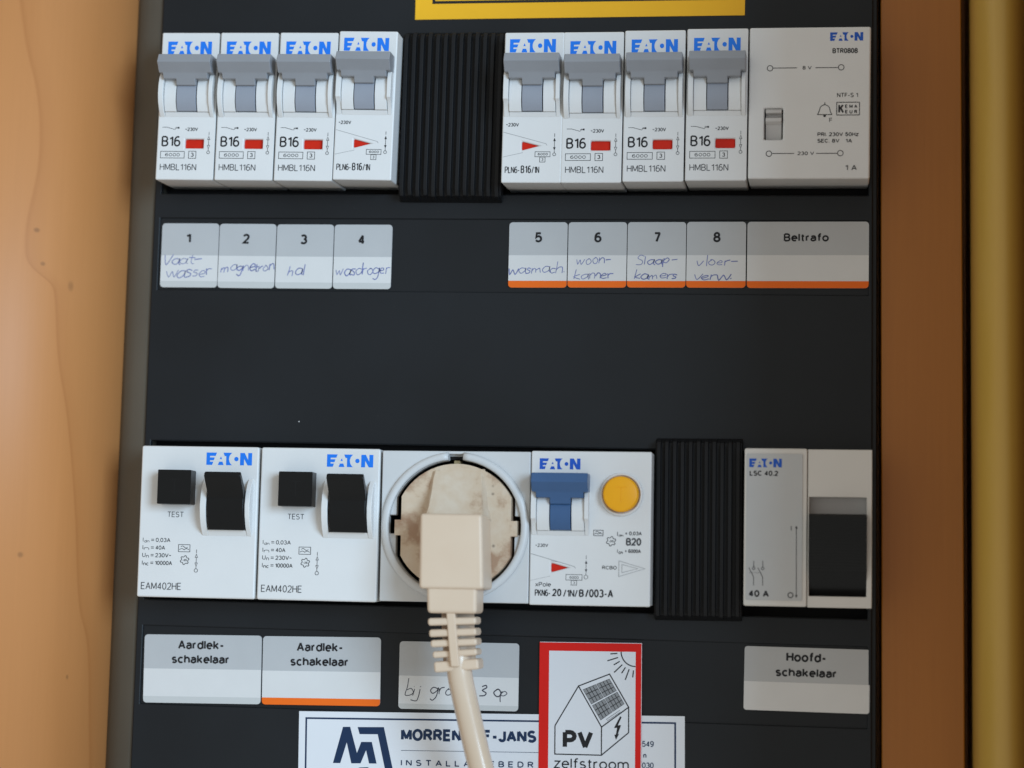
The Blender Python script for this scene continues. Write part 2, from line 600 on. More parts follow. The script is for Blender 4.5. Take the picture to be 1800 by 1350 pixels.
CAPS = set('ABCDEFGHIJKLMNOPQRSTUVWXYZ0123456789bdfhkltij/')
_bowl = lambda x: [oval(x, .35, .27, .35)]
FONT = {
    'A': (.62, [[(0, 0), (.31, 1)], [(.31, 1), (.62, 0)], [(.12, .32), (.50, .32)]]),
    'B': (.54, [[(0, 0), (0, 1)], [(.02, 1), (.28, 1)] + arc(.28, .76, .22, .24, 90, -90, 6) + [(.02, .52)], [(.28, .52)] + arc(.28, .26, .26, .26, 90, -90, 6) + [(.02, 0)]]),
    'C': (.6, [arc(.32, .5, .32, .5, 45, 315, 14)]),
    'D': (.58, [[(0, 0), (0, 1)], [(.02, 1), (.25, 1)] + arc(.25, .5, .33, .5, 90, -90, 10) + [(.02, 0)]]),
    'E': (.48, [[(.48, 1), (0, 1), (0, 0), (.48, 0)], [(.02, .52), (.43, .52)]]),
    'F': (.46, [[(.46, 1), (0, 1), (0, 0)], [(.02, .52), (.4, .52)]]),
    'H': (.56, [[(0, 0), (0, 1)], [(.56, 0), (.56, 1)], [(.02, .52), (.54, .52)]]),
    'I': (.0, [[(0, 0), (0, 1)]]),
    'J': (.4, [[(.4, 1), (.4, .25)] + arc(.2, .22, .2, .22, 0, -180, 8)]),
    'K': (.56, [[(0, 0), (0, 1)], [(.52, 1), (.04, .42)], [(.2, .6), (.56, 0)]]),
    'L': (.44, [[(0, 1), (0, 0), (.44, 0)]]),
    'M': (.68, [[(0, 0), (0, 1)], [(0.02, 1), (.34, .1)], [(.34, .1), (.66, 1)], [(.68, 1), (.68, 0)]]),
    'N': (.56, [[(0, 0), (0, 1)], [(.02, 1), (.54, 0)], [(.56, 0), (.56, 1)]]),
    'O': (.66, [oval(.33, .5, .33, .5)]),
    'P': (.52, [[(0, 0), (0, 1)], [(.02, 1), (.27, 1)] + arc(.27, .73, .25, .27, 90, -90, 6) + [(.02, .46)]]),
    'R': (.56, [[(0, 0), (0, 1)], [(.02, 1), (.28, 1)] + arc(.28, .75, .24, .25, 90, -90, 6) + [(.02, .5)], [(.28, .49), (.56, 0)]]),
    'S': (.54, [arc(.27, .75, .24, .25, 30, 240, 9) + arc(.27, .25, .27, .26, 70, -150, 9)]),
    'T': (.58, [[(0, 1), (.58, 1)], [(.29, .98), (.29, 0)]]),
    'U': (.56, [[(0, 1), (0, .28)] + arc(.28, .28, .28, .28, 180, 360, 8) + [(.56, 1)]]),
    'V': (.62, [[(0, 1), (.31, 0)], [(.31, 0), (.62, 1)]]),
    'X': (.6, [[(0, 0), (.6, 1)], [(0, 1), (.6, 0)]]),
    'Z': (.52, [[(0, 1), (.52, 1), (0, 0), (.52, 0)]]),
    '0': (.5, [oval(.25, .5, .25, .5)]),
    '1': (.3, [[(.28, 1), (.28, 0)], [(.27, .96), (.18, .84), (.02, .78)]]),
    '2': (.5, [arc(.25, .73, .24, .27, 165, 0, 7) + [(.42, .5), (0, 0), (.5, 0)]]),
    '3': (.5, [arc(.24, .75, .22, .25, 150, -80, 9), arc(.24, .27, .26, .27, 85, -150, 9)]),
    '4': (.52, [[(.52, .25), (.02, .25)], [(.02, .25), (.38, 1)], [(.38, 1), (.38, 0)]]),
    '5': (.5, [[(.46, 1), (.09, 1), (.04, .52)] + arc(.24, .32, .26, .32, 125, -150, 10)]),
    '6': (.5, [oval(.25, .3, .25, .3), [(.01, .36)] + arc(.3, .5, .29, .5, 180, 60, 8)]),
    '7': (.48, [[(0, 1), (.5, 1)], [(.46, 1), (.16, 0)]]),
    '8': (.5, [oval(.25, .76, .21, .24), oval(.25, .26, .25, .26)]),
    '9': (.5, [oval(.25, .7, .25, .3), [(.49, .64)] + arc(.2, .5, .29, .5, 0, -120, 8)]),
    '-': (.3, [[(0, .38), (.3, .38)]]),
    '~': (.4, [[(0, .46), (.1, .56), (.2, .5), (.3, .44), (.4, .54)]]),
    '=': (.42, [[(0, .6), (.42, .6)], [(0, .3), (.42, .3)]]),
    '/': (.34, [[(0, -.02), (.34, 1)]]),
    '.': (.06, [[(0, 0), (.0, .13)]]),
    ',': (.06, [[(.06, .06), (.0, -.14)]]),
    'a': (.45, [arc(.22, .48, .22, .22, 155, 0, 6) + [(.44, 0)], arc(.2, .2, .2, .2, 80, 300, 9) + [(.42, .14)], [(.2, .4), (.42, .42)]]),
    'b': (.5, [[(0, 1), (0, 0)]] + [oval(.26, .35, .25, .35)]),
    'c': (.44, [arc(.26, .35, .26, .35, 50, 310, 10)]),
    'd': (.5, [[(.5, 1), (.5, 0)], oval(.25, .35, .25, .35)]),
    'e': (.5, [[(.02, .37), (.5, .37)] + arc(.25, .35, .25, .35, 5, 310, 12)]),
    'f': (.3, [[(.13, 0), (.13, .82)] + arc(.3, .82, .17, .18, 170, 80, 4), [(0, .68), (.3, .68)]]),
    'h': (.46, [[(0, 1), (0, 0)], [(0, .42)] + arc(.23, .42, .23, .28, 170, 0, 6) + [(.46, 0)]]),
    'k': (.44, [[(0, 1), (0, 0)], [(.42, .7), (.04, .3)], [(.15, .42), (.44, 0)]]),
    'l': (.0, [[(0, 1), (0, 0)]]),
    'm': (.78, [[(0, .7), (0, 0)], [(0, .44)] + arc(.195, .46, .195, .24, 170, 0, 6) + [(.39, 0)], [(.39, .44)] + arc(.585, .46, .195, .24, 170, 0, 6) + [(.78, 0)]]),
    'n': (.46, [[(0, .7), (0, 0)], [(0, .42)] + arc(.23, .42, .23, .28, 170, 0, 6) + [(.46, 0)]]),
    'o': (.52, [oval(.26, .35, .26, .35)]),
    'r': (.26, [[(0, .7), (0, 0)], [(0, .42)] + arc(.23, .42, .23, .27, 170, 85, 4)]),
    's': (.42, [arc(.21, .525, .18, .175, 35, 240, 7) + arc(.21, .175, .21, .18, 65, -150, 7)]),
    't': (.28, [[(.12, .92), (.12, .14)] + arc(.27, .14, .15, .14, 180, 260, 3), [(0, .68), (.28, .68)]]),
    'x': (.44, [[(0, 0), (.44, .7)], [(0, .7), (.44, 0)]]),
    'z': (.42, [[(0, .7), (.42, .7), (0, 0), (.42, 0)]]),
}
GLYPH = {
    'a': (.85, [[(.75, .9), (.35, 1), (.03, .5), (.3, 0), (.68, .35), (.76, .95), (.74, .3), (.9, 0)]]),
    'b': (.75, [[(.1, 2.0), (.08, .9), (.05, 0), (.45, -.02), (.7, .4), (.5, .85), (.1, .6)]]),
    'c': (.7, [[(.7, .85), (.35, 1), (.03, .5), (.25, .03), (.7, .12)]]),
    'd': (.85, [[(.7, .8), (.35, .95), (.03, .5), (.3, 0), (.68, .35), (.78, 1.9)], [(.78, 1.9), (.74, .6), (.88, 0)]]),
    'e': (.7, [[(.05, .5), (.55, .6), (.6, .9), (.3, 1), (.03, .5), (.25, 0), (.72, .15)]]),
    'g': (.8, [[(.72, .85), (.35, 1), (.03, .55), (.3, .1), (.68, .45), (.74, .95), (.68, -.3), (.4, -.85), (.05, -.6)]]),
    'h': (.8, [[(.1, 1.9), (.08, .9), (.06, 0)], [(.07, .5), (.35, .95), (.62, .8), (.66, 0)]]),
    'i': (.25, [[(.1, .95), (.1, 0)], [(.1, 1.35), (.14, 1.42)]]),
    'j': (.4, [[(.3, .95), (.34, -.2), (.1, -.75), (-.5, -.65)], [(.32, 1.35), (.36, 1.42)]]),
    'k': (.75, [[(.1, 1.9), (.06, 0)], [(.6, .95), (.1, .45), (.68, 0)]]),
    'l': (.25, [[(.12, 1.9), (.1, .3), (.12, 0)]]),
    'm': (1.25, [[(.05, .95), (.05, 0)], [(.05, .5), (.3, .98), (.52, .8), (.55, 0)], [(.55, .5), (.8, .98), (1.05, .8), (1.12, 0)]]),
    'n': (.8, [[(.05, .95), (.05, 0)], [(.05, .5), (.35, .98), (.62, .8), (.68, 0)]]),
    'o': (.8, [[(.4, 1), (.05, .55), (.2, .05), (.55, .02), (.72, .5), (.5, .95), (.25, .95)]]),
    'p': (.8, [[(.08, .95), (.06, 0), (.03, -.85)], [(.07, .6), (.4, .98), (.7, .6), (.4, .1), (.08, .25)]]),
    'r': (.6, [[(.05, .95), (.06, 0)], [(.06, .5), (.25, .9), (.58, .95)]]),
    's': (.65, [[(.6, .9), (.25, 1), (.1, .72), (.5, .4), (.45, .05), (.02, .05)]]),
    't': (.5, [[(.25, 1.5), (.2, .4), (.3, 0), (.5, .1)], [(0, 1.0), (.55, 1.05)]]),
    'v': (.7, [[(0, .95), (.3, 0), (.68, 1)]]),
    'w': (1.1, [[(0, .95), (.22, 0), (.5, .8), (.75, 0), (1.08, 1)]]),
    'V': (.85, [[(0, 1.7), (.32, 0), (.82, 1.65)]]),
    'S': (.75, [[(.7, 1.5), (.3, 1.7), (.08, 1.3), (.6, .7), (.5, .05), (.0, .1)]]),
    '3': (.75, [[(.05, 1.6), (.45, 1.75), (.65, 1.35), (.25, .95), (.68, .6), (.5, .05), (.0, .1)]]),
    '-': (.8, [[(0, .65), (.7, .72)]]),
    '.': (.2, [[(.05, 0.05), (.12, .12)]]),
}


# ------------------------------------------------------------------ scene tree helpers
def thing(name, label, cat, x=0, z=0, roll=0, d=0, group=None):
    o = bpy.data.objects.new(name, None)
    o.empty_display_size = 0.01
    COL.objects.link(o)
    o.location = (x * S, -d * S, z * S)
    o.rotation_euler = (0, math.radians(-roll), 0)
    o['label'] = label
    o['category'] = cat
    if group:
        o['group'] = group
    return o


def copy_tree(o, parent=None):
    c = o.copy()
    COL.objects.link(c)
    c.parent = parent
    for ch in list(o.children):
        copy_tree(ch, c)
    return c


def place(o, x, z, roll, label, d=0):
    o.location = (x * S, -d * S, z * S)
    o.rotation_euler = (0, math.radians(-roll), 0)
    o['label'] = label
    return o


def rrect(x0, x1, z0, z1, r=0.4, n=3):
    out = []
    for cx, cz, a0 in ((x1 - r, z1 - r, 0), (x0 + r, z1 - r, 90), (x0 + r, z0 + r, 180), (x1 - r, z0 + r, 270)):
        for k in range(n + 1):
            a = math.radians(a0 + 90 * k / n)
            out.append((cx + r * math.cos(a), cz + r * math.sin(a)))
    return out


def logo(mb, x0, x1, z1, d, mat, ratio=0.265):
    w = x1 - x0
    h = w * ratio
    kx = w / 362
    kz = h / 96

    def P(pts):
        mb.poly([(x0 + a * kx, z1 - b * kz) for a, b in pts], d, mat)      # b measured down from the top
    P([(0, 0), (82, 0), (72, 26), (28, 26), (28, 38), (66, 38), (58, 60), (28, 60), (28, 71), (55, 71), (46, 96), (0, 96)])
    P([(115, 30), (124, 50), (106, 50)])
    P([(102, 70), (128, 70), (138, 96), (92, 96)])
    arc = []
    for k in range(9):
        y = 0 + 96 * k / 8
        arc.append((238 - math.sqrt(max(0, 59 ** 2 - (y - 48) ** 2)), y))
    P([(134, 0)] + arc + [(157, 96), (157, 26), (144, 26)])
    P([(238 + 17 * math.cos(2 * math.pi * k / 16), 48 + 17 * math.sin(2 * math.pi * k / 16)) for k in range(16)])
    P([(268, 96), (268, 0), (303, 0), (331, 54), (331, 0), (362, 0), (362, 96), (328, 96), (299, 46), (299, 96)])


def on_arrow(mb, x, zt, zc, d, mat, filled=False, r=0.42):
    w = 0.13
    mb.line([(x, zt), (x, zt - 1.0)], w, d, mat)
    a = zt - 1.3
    b = zc + r + 1.75

    def tri(t, tip):
        base = t - 0.95 if tip > 0 else t + 0.95
        pts = [(x, t), (x - .36, base), (x + .36, base)]
        if filled:
            mb.poly(pts, d, mat)
        else:
            mb.line(pts, 0.12, d, mat, True)
    tri(a, 1)
    mb.line([(x, a - 0.95), (x, b - .05)], w, d, mat)
    tri(b - 1.05, -1)
    mb.line([(x, b - 1.05), (x, zc + r)], w, d, mat)
    mb.ring(x, zc, r, 0.13, d, mat)


def wave_box(mb, x0, x1, z0, z1, d, mat, w=0.14):
    mb.frame(x0, x1, z0, z1, w, d, mat)
    m = (z0 + z1) / 2
    W = x1 - x0
    H = z1 - z0
    mb.line([(x0 + W * (.2 + .6 * t / 12), m + H * .17 + H * .14 * math.sin(t / 12 * 6.28)) for t in range(13)], w, d, mat)
    mb.line([(x0 + W * (.08 + .84 * t / 16), m - H * .22 + H * .13 * abs(math.sin(t / 16 * 6.28)) * 1.2) for t in range(17)], w, d, mat)


def gear_mark(mb, cx, cz, r, d, mat):
    pts = []
    for k in range(24):
        a = 2 * math.pi * k / 24
        rr = r * (1.0 if (k % 4) in (0, 1) else 0.74)
        pts.append((cx + rr * math.cos(a + .2), cz + rr * math.sin(a + .2)))
    mb.line(pts, 0.17, d, mat, True)
    mb.text('-25', cx - r * .5, cx + r * .5, cz - r * .22, cz + r * .22, d, mat, 0.02)


F = 12.03            # print sits just above the 12 mm proud module fronts

# ================================================================== setting and enclosure
t = MB()
t.box(-60, 330, -260, 60, -34, -28, WOODR)
o = t.build('back_wall')
o['kind'] = 'structure'


def warp(x, z):
    return x if x < 100 else x + (x / 209.0) * (-0.0105 * (z - 12) * 1.0 - 0.6)


# the cupboard round the enclosure
cu = thing('meter_cupboard', 'varnished brown wooden cupboard framing the dark fuse box on both sides', 'cupboard', 0, 0, 0)
t = MB()
t.box(0, 23.0, -262, 50, -27, -3.0, WOODR)
sp = t.build('backing_board', cu, bevel=0.5, label='flat brown board right of the fuse box')
sp.location = (209.8 * S, 0, 12 * S)
sp.rotation_euler = (0, math.radians(-.77), 0)
t = MB()
prof = [(-38 * (1 - math.cos(math.radians(a_))), 20 + 38 * math.sin(math.radians(a_))) for a_ in range(0, 76, 3)]
prof = prof + [(-44, 57), (-44, -22), (0, -22)]
t.prism_z(prof, -262, 60, WOODL)
o = t.build('side_panel', cu, smooth_=True, label='pale orange beech side panel with a dark grain line and knots')
o.location = (-13.7 * S, 6.5 * S, 0)
o.rotation_euler = (0, 0, math.radians(-25))
t = MB()
cxx, rr_ = 7.1, 7.0
arc = [(cxx - rr_ * math.cos(math.radians(a_)), 22 + rr_ * 2.0 * math.sin(math.radians(a_))) for a_ in range(0, 181, 10)]
t.prism_z([(0.1, -27)] + arc + [(14.1, -27)], -262, 50, WOODP)
pz = t.build('door_post', cu, smooth_=True, label='yellowish round nosed post near the right edge')
pz.location = (235.05 * S, 0, 12 * S)
pz.rotation_euler = (0, math.radians(-.72), 0)
t = MB()
t.box(0, 16, -262, 60, 14, 150, WOODD)  # forward reach lies out of view, added to shade the right of the cover
pz = t.build('shading_door', cu, bevel=1.0, label='dark red brown door board, its unseen depth added to shade the right modules')
pz.location = (251.2 * S, 0, 12 * S)
pz.rotation_euler = (0, math.radians(-.72), 0)

# enclosure
en = thing('distribution_box', 'dark grey wall mounted fuse box carrying two rows of switches', 'fuse box', 0, 0, 0)
AZ0, AZ1 = -45.3, 1.1
BZ0, BZ1 = -165.9, -119.2
CZ0, CZ1 = -74.1, -52.7
DZ0, DZ1 = -196.3, -173.6
xs = [-3.7, -1.6, -0.6, 207.0, 208.3]
zs = [46, AZ1, AZ0, CZ1, CZ0, BZ1, BZ0, DZ1, DZ0, -262]
rows_hole = {1: 'A', 3: 'C', 5: 'B', 7: 'D'}


def cover_mask(i, j):
    if j in rows_hole:
        if rows_hole[j] in 'AB':
            return i in (0, 3)
        return i in (0, 3)
    return True


t = MB()
t.grid(xs, zs, cover_mask, lambda x, z, i, j: 0, -2.2, COVERM, warp)
t.build('front_cover', en, bevel=0.45, segs=2)
t = MB()
t.grid([-2.5, 207.6], [CZ1 + 1, CZ0 - 1], lambda i, j: True, lambda x, z, i, j: -0.55, -2.0, COVERM, warp)
t.build('label_rail', en, bevel=0)
t = MB()
t.grid([-2.5, 207.6], [DZ1 + 1, DZ0 - 1], lambda i, j: True, lambda x, z, i, j: -0.55, -2.0, COVERM, warp)
t.build('label_rail', en, bevel=0)
t = MB()
t.grid([-4.0, 208.0], [46, -262], lambda i, j: True, lambda x, z, i, j: -12, -26, WELL, warp)
t.build('inner_chassis', en)
t = MB()
prof = [(-3.4, -2.0), (-3.9, -1.2), (-5.2, -1.6), (-6.8, -2.4), (-8.4, -3.1), (-10.2, -4.2), (-12.0, -5.6), (-13.6, -7.2), (-13.9, -27.5), (-4.0, -27.5)]
t.prism_z(prof, -262, 50, FRAMEM)
t.build('side_frame', en, smooth_=True)
t = MB()
t.grid([207.9, 209.5], [46, -262], lambda i, j: True, lambda x, z, i, j: -1.8, -27, BLACK, warp)
t.build('side_frame', en, bevel=0.3)
t = MB()
t.poly([(42.75, -112.8), (43.0, -112.7), (43.1, -112.95), (42.9, -113.1)], 0.05, PAPER)
for k in range(26):
    px, pz = random.uniform(0, 205), random.choice([random.uniform(-117, -76), random.uniform(-51, -47)])
    rr = random.uniform(0.04, 0.09)
    t.poly([(px - rr, pz), (px, pz - rr * .8), (px + rr, pz + .02), (px, pz + rr)], 0.04, FRAMEM)
t.build('dust_specks', en)['kind'] = 'stuff'


# ================================================================== breakers
def tri_pts(x0, z0, z1, x1):
    return [(x0, z0), (x1, (z0 + z1) / 2 + .02), (x0, z1)]


def toggle_set(root, mat, matdrum, dx=0.0, dz=0.0, soft=False, white=WHITE):
    """guards, white drum segments and the toggle itself"""
    if not soft:
        gp = [(-11.6, 12.0), (-12.4, 13.6), (-14.0, 14.9), (-16.5, 15.6), (-19.0, 15.7), (-21.5, 15.1), (-23.6, 13.9), (-25.4, 12.0), (-25.4, 11.5), (-11.6, 11.5)]
    else:
        gp = [(-11.2, 12.0), (-12.0, 14.0), (-13.6, 15.2), (-17.0, 15.6), (-20.6, 15.4), (-22.0, 13.6), (-25.2, 12.1), (-25.2, 11.5), (-11.2, 11.5)]
    gp = [(z + dz, d) for z, d in gp]
    for a, b in ((0.75, 2.25), (15.85, 17.05)):
        t = MB()
        t.prism_x(gp, a + dx, b + dx, white)
        t.build('toggle_guard', root, bevel=0.18)
    t = MB()
    for a, b in ((2.35, 5.95), (12.2, 15.75)):
        pr = [(-12.5, 12.6), (-14.5, 13.9), (-17, 14.6), (-19.5, 14.7), (-22, 14.1), (-23.9, 13.2), (-23.9, 11.5), (-12.5, 11.5)]
        t.prism_x([(z + dz, d) for z, d in pr], a + dx, b + dx, white)
    t.prism_x([(-23.95 + dz, 12.75), (-25.3 + dz, 12.02), (-25.3 + dz, 11.5), (-23.95 + dz, 11.5)], 2.3 + dx, 15.8 + dx, white)
    t.build('drum_segments', root, bevel=0.15)
    t = MB()
    pr = [(-13, 12.5), (-15, 14.0), (-17, 14.7), (-19, 15.0), (-21, 14.8), (-22.6, 14.2), (-23.75, 13.4), (-23.75, 11.5), (-13, 11.5)]
    t.prism_x([(z + dz, d) for z, d in pr], 6.2 + dx, 11.95 + dx, matdrum)
    t.build('toggle_drum', root, bevel=0.12)
    t = MB()
    xs_ = [1.15 + dx, 2.3 + dx, 6.15 + dx, 12.0 + dx, 15.7 + dx, 17.1 + dx]
    zz = [-7.9, -10.4, -13.2, -14.8, -16.55]
    DD = [18.3, 19.6, 17.1, 16.2, 15.4]
    zz = [z + dz for z in zz]

    def mk(i, j):
        return (j < 2) or (j == 2 and 1 <= i <= 3) or (j == 3 and i == 2)
    t.grid(xs_, zz, mk, lambda x, z, i, j: DD[j], 12.05, mat)
    t.build('toggle', root, bevel=0.28, angle=12)


def body_plate(root, w, h, holes=(), mat=WHITE, top=0.0, bevel=0.45, name='body'):
    t = MB()
    t.plate([(0.12, -h), (w - 0.12, -h), (w - 0.12, top), (0.12, top)], holes, -8, 12, mat)
    # the underside tapers back to the rail
    t.v = [(x, d, z + .75) if d < 0 and z < -h + .01 else (x, d, z) for x, d, z in t.v]
    return t.build(name, root, bevel=bevel, segs=3)


BR_GROUP = 'miniature circuit breakers in the top row'


def make_breaker_a():
    r = thing('circuit_breaker', '', 'circuit breaker', group=BR_GROUP)
    hole = [(8.6, -34.55), (14.25, -34.55), (14.25, -31.8), (8.6, -31.8)]
    body_plate(r, 17.6, 44.0, [hole])
    toggle_set(r, GREYT, GREYD)
    t = MB()
    t.box(8.3, 14.5, -34.8, -31.5, 9.5, 10.9, REDI)
    t.build('red_indicator', r, bevel=0.05)
    t = MB()
    logo(t, 2.1, 15.35, -2.7, F, LOGOB, 0.29)
    t.build('logo', r)
    t = MB()
    t.line([(1.6, -28.35), (3.0, -28.35), (5.5, -29.05)], 0.14, F, INK)
    t.line([(5.6, -28.95), (5.6, -28.5), (6.2, -28.5)], 0.13, F, INK)
    t.line([(5.9, -28.25), (5.9, -28.8)], 0.12, F, INK)
    t.poly([(6.2, -28.25), (6.75, -28.25), (6.75, -28.75), (6.2, -28.75)], F, INK)
    t.text('~230V', 8.5, 12.35, -29.45, -28.4, F, INK, 0.012)
    t.text('B16', 1.55, 7.25, -34.1, -30.95, F, INKK, 0.0)
    t.frame(1.4, 8.6, -37.5, -35.55, 0.15, F, INK)
    t.text('6000', 2.8, 7.25, -37.0, -36.05, F, INK, 0.0)
    t.frame(9.92, 12.1, -37.55, -35.45, 0.15, F, INK)
    t.text('3', 10.55, 11.45, -37.1, -35.9, F, INK, 0.015)
    t.text('HMBL116N', 1.4, 12.4, -41.15, -39.2, F, INKL, -0.012)
    on_arrow(t, 15.78, -29.7, -35.75, F, INK, False)
    t.build('lettering', r)
    return r


def make_breaker_b():
    r = thing('circuit_breaker', '', 'circuit breaker', group=BR_GROUP)
    body_plate(r, 17.6, 44.0, [tri_pts(5.9, -34.5, -31.9, 10.9)])
    toggle_set(r, GREYT, GREYD, -0.25, 0.45, True)
    t = MB()
    t.box(5.6, 11.2, -34.9, -31.5, 9.5, 11.3, REDI)
    t.build('red_indicator', r, bevel=0.05)
    t = MB()
    logo(t, 1.65, 15.0, -2.0, F, LOGOB, 0.29)
    t.build('logo', r)
    t = MB()
    t.text('~230V', 1.15, 4.9, -27.6, -26.55, F, INK, 0.012)
    t.line([(0.5, -29.25), (12.9, -32.6), (13.2, -33.1)], 0.12, F, INKF)
    t.line([(0.5, -36.5), (6.3, -35.2)], 0.10, F, INKF)
    t.frame(9.8, 14.15, -36.4, -34.95, 0.14, F, INK)
    t.text('6000', 10.6, 13.5, -36.0, -35.3, F, INK, 0.01)
    t.frame(11.2, 12.75, -37.95, -36.5, 0.14, F, INK)
    t.text('3', 11.7, 12.25, -37.6, -36.8, F, INK, 0.01)
    t.text('PLN6-', 1.15, 5.5, -41.2, -39.25, F, INKL, 0.0)
    t.text('B16', 5.8, 8.8, -41.2, -38.95, F, INK, 0.045)
    t.text('/1N', 8.95, 11.15, -41.2, -39.2, F, INK, 0.0)
    on_arrow(t, 15.35, -29.6, -35.7, F, INK, True)
    t.build('lettering', r)
    return r


ba = make_breaker_a()
bb = make_breaker_b()
spots = [('a', 0.17, .65, -.5, 'grey toggle circuit breaker above label 1 Vaatwasser, first of the upper row'),
         ('a', 17.95, .55, -.5, 'grey toggle circuit breaker above label 2 magnetron'),
         ('a', 35.85, .45, -.65, 'grey toggle circuit breaker above label 3 hal'),
         ('b', 53.55, .75, -.85, 'circuit breaker with red triangle window above label 4 wasdroger'),
         ('b', 102.4, -.1, -.05, 'circuit breaker with red triangle window above label 5 wasmach'),
         ('a', 119.5, -.1, .1, 'grey toggle circuit breaker above label 6 woonkamer'),
         ('a', 137.15, .25, .2, 'grey toggle circuit breaker above label 7 slaapkamers'),
         ('a', 155.0, .6, .15, 'grey toggle circuit breaker above label 8, beside the bell transformer')]
first = {'a': True, 'b': True}
for kind, x, z, roll, lab in spots:
    src = ba if kind == 'a' else bb
    if first[kind]:
        o = src
        first[kind] = False
    else:
        o = copy_tree(src)
    place(o, x, z, roll, lab)

# ---- bell transformer
r = thing('bell_transformer', 'wide white transformer module with a bell symbol and small slide switch, top row right end', 'transformer', 172.75, .75, .2)
body_plate(r, 34.35, 43.6, [[(4.6, -32.4), (9.8, -32.4), (9.8, -23.3), (4.6, -23.3)]], bevel=0.55)
t = MB()
t.prism_x([(-23.3, 11.2), (-24.0, 12.1), (-24.7, 12.3), (-25.0, 10.2), (-25.6, 10.4), (-26.2, 12.4), (-27.2, 12.6), (-28.0, 10.9), (-29.5, 10.2), (-32.5, 9.4), (-32.5, 8.9), (-23.3, 8.9)], 4.95, 9.45, RECESS)
t.build('slide_switch', r, bevel=0.15)
t = MB()
t.box(4.2, 10.2, -32.8, -22.9, 4, 8.88, WELL)
t.build('switch_slot', r)
t = MB()
logo(t, 22.8, 32.05, -1.6, F, LOGOD)
t.build('logo', r)
t = MB()
t.text('BTR0808', 23.5, 30.6, -7.65, -6.15, F, INK, 0.02)
for z, sa, sb, s_, m0, m1 in ((-11.75, 15.15, 17.7, '8 V', 13.9, 18.8), (-36.35, 14.0, 18.65, '230 V', 13.4, 19.2)):
    t.ring(6.0, z - .05, .78, .2, F, INK)
    t.ring(26.0, z + .05, .78, .2, F, INK)
    t.line([(6.8, z), (m0 - .3, z)], .2, F, INK)
    t.line([(m1, z), (25.2, z)], .2, F, INK)
    t.text(s_, sa, sb, z - .5, z + .55, F, INK, .01)
t.text('NTF-S 1', 24.9, 30.75, -20.3, -19.05, F, INK, 0.0)
t.line(smooth([(19.5, -25.2), (19.9, -24.4), (20.3, -23.1), (21.0, -22.55), (21.5, -22.45), (22.0, -22.55), (22.7, -23.1), (23.1, -24.4), (23.5, -25.2)]), .2, F, INK)
t.line([(19.4, -25.25), (23.6, -25.25)], .2, F, INK)
t.line([(21.5, -22.4), (21.5, -21.7)], .2, F, INK)
t.poly([(21.1, -25.4), (21.9, -25.4), (21.8, -25.85), (21.5, -26.0), (21.2, -25.85)], F, INK)
t.text('F', 22.8, 23.7, -27.5, -26.2, F, INK, 0.0)
t.frame(24.85, 31.2, -25.4, -21.75, .2, F, INK)
t.text('K', 25.3, 26.9, -24.9, -22.3, F, INK, 0.02)
t.text('E M A', 27.2, 30.6, -23.4, -22.4, F, INK, 0.02)
t.text('E U R', 27.2, 30.6, -24.95, -23.95, F, INK, 0.02)
t.text('PRI. 230V 50Hz', 19.55, 31.0, -31.45, -30.35, F, INK, 0.01)
t.text('SEC. 8V   1A', 19.55, 29.2, -33.3, -32.2, F, INK, 0.01)
t.text('1 A', 27.4, 30.6, -41.2, -39.65, F, INK, 0.0)
t.build('lettering', r)


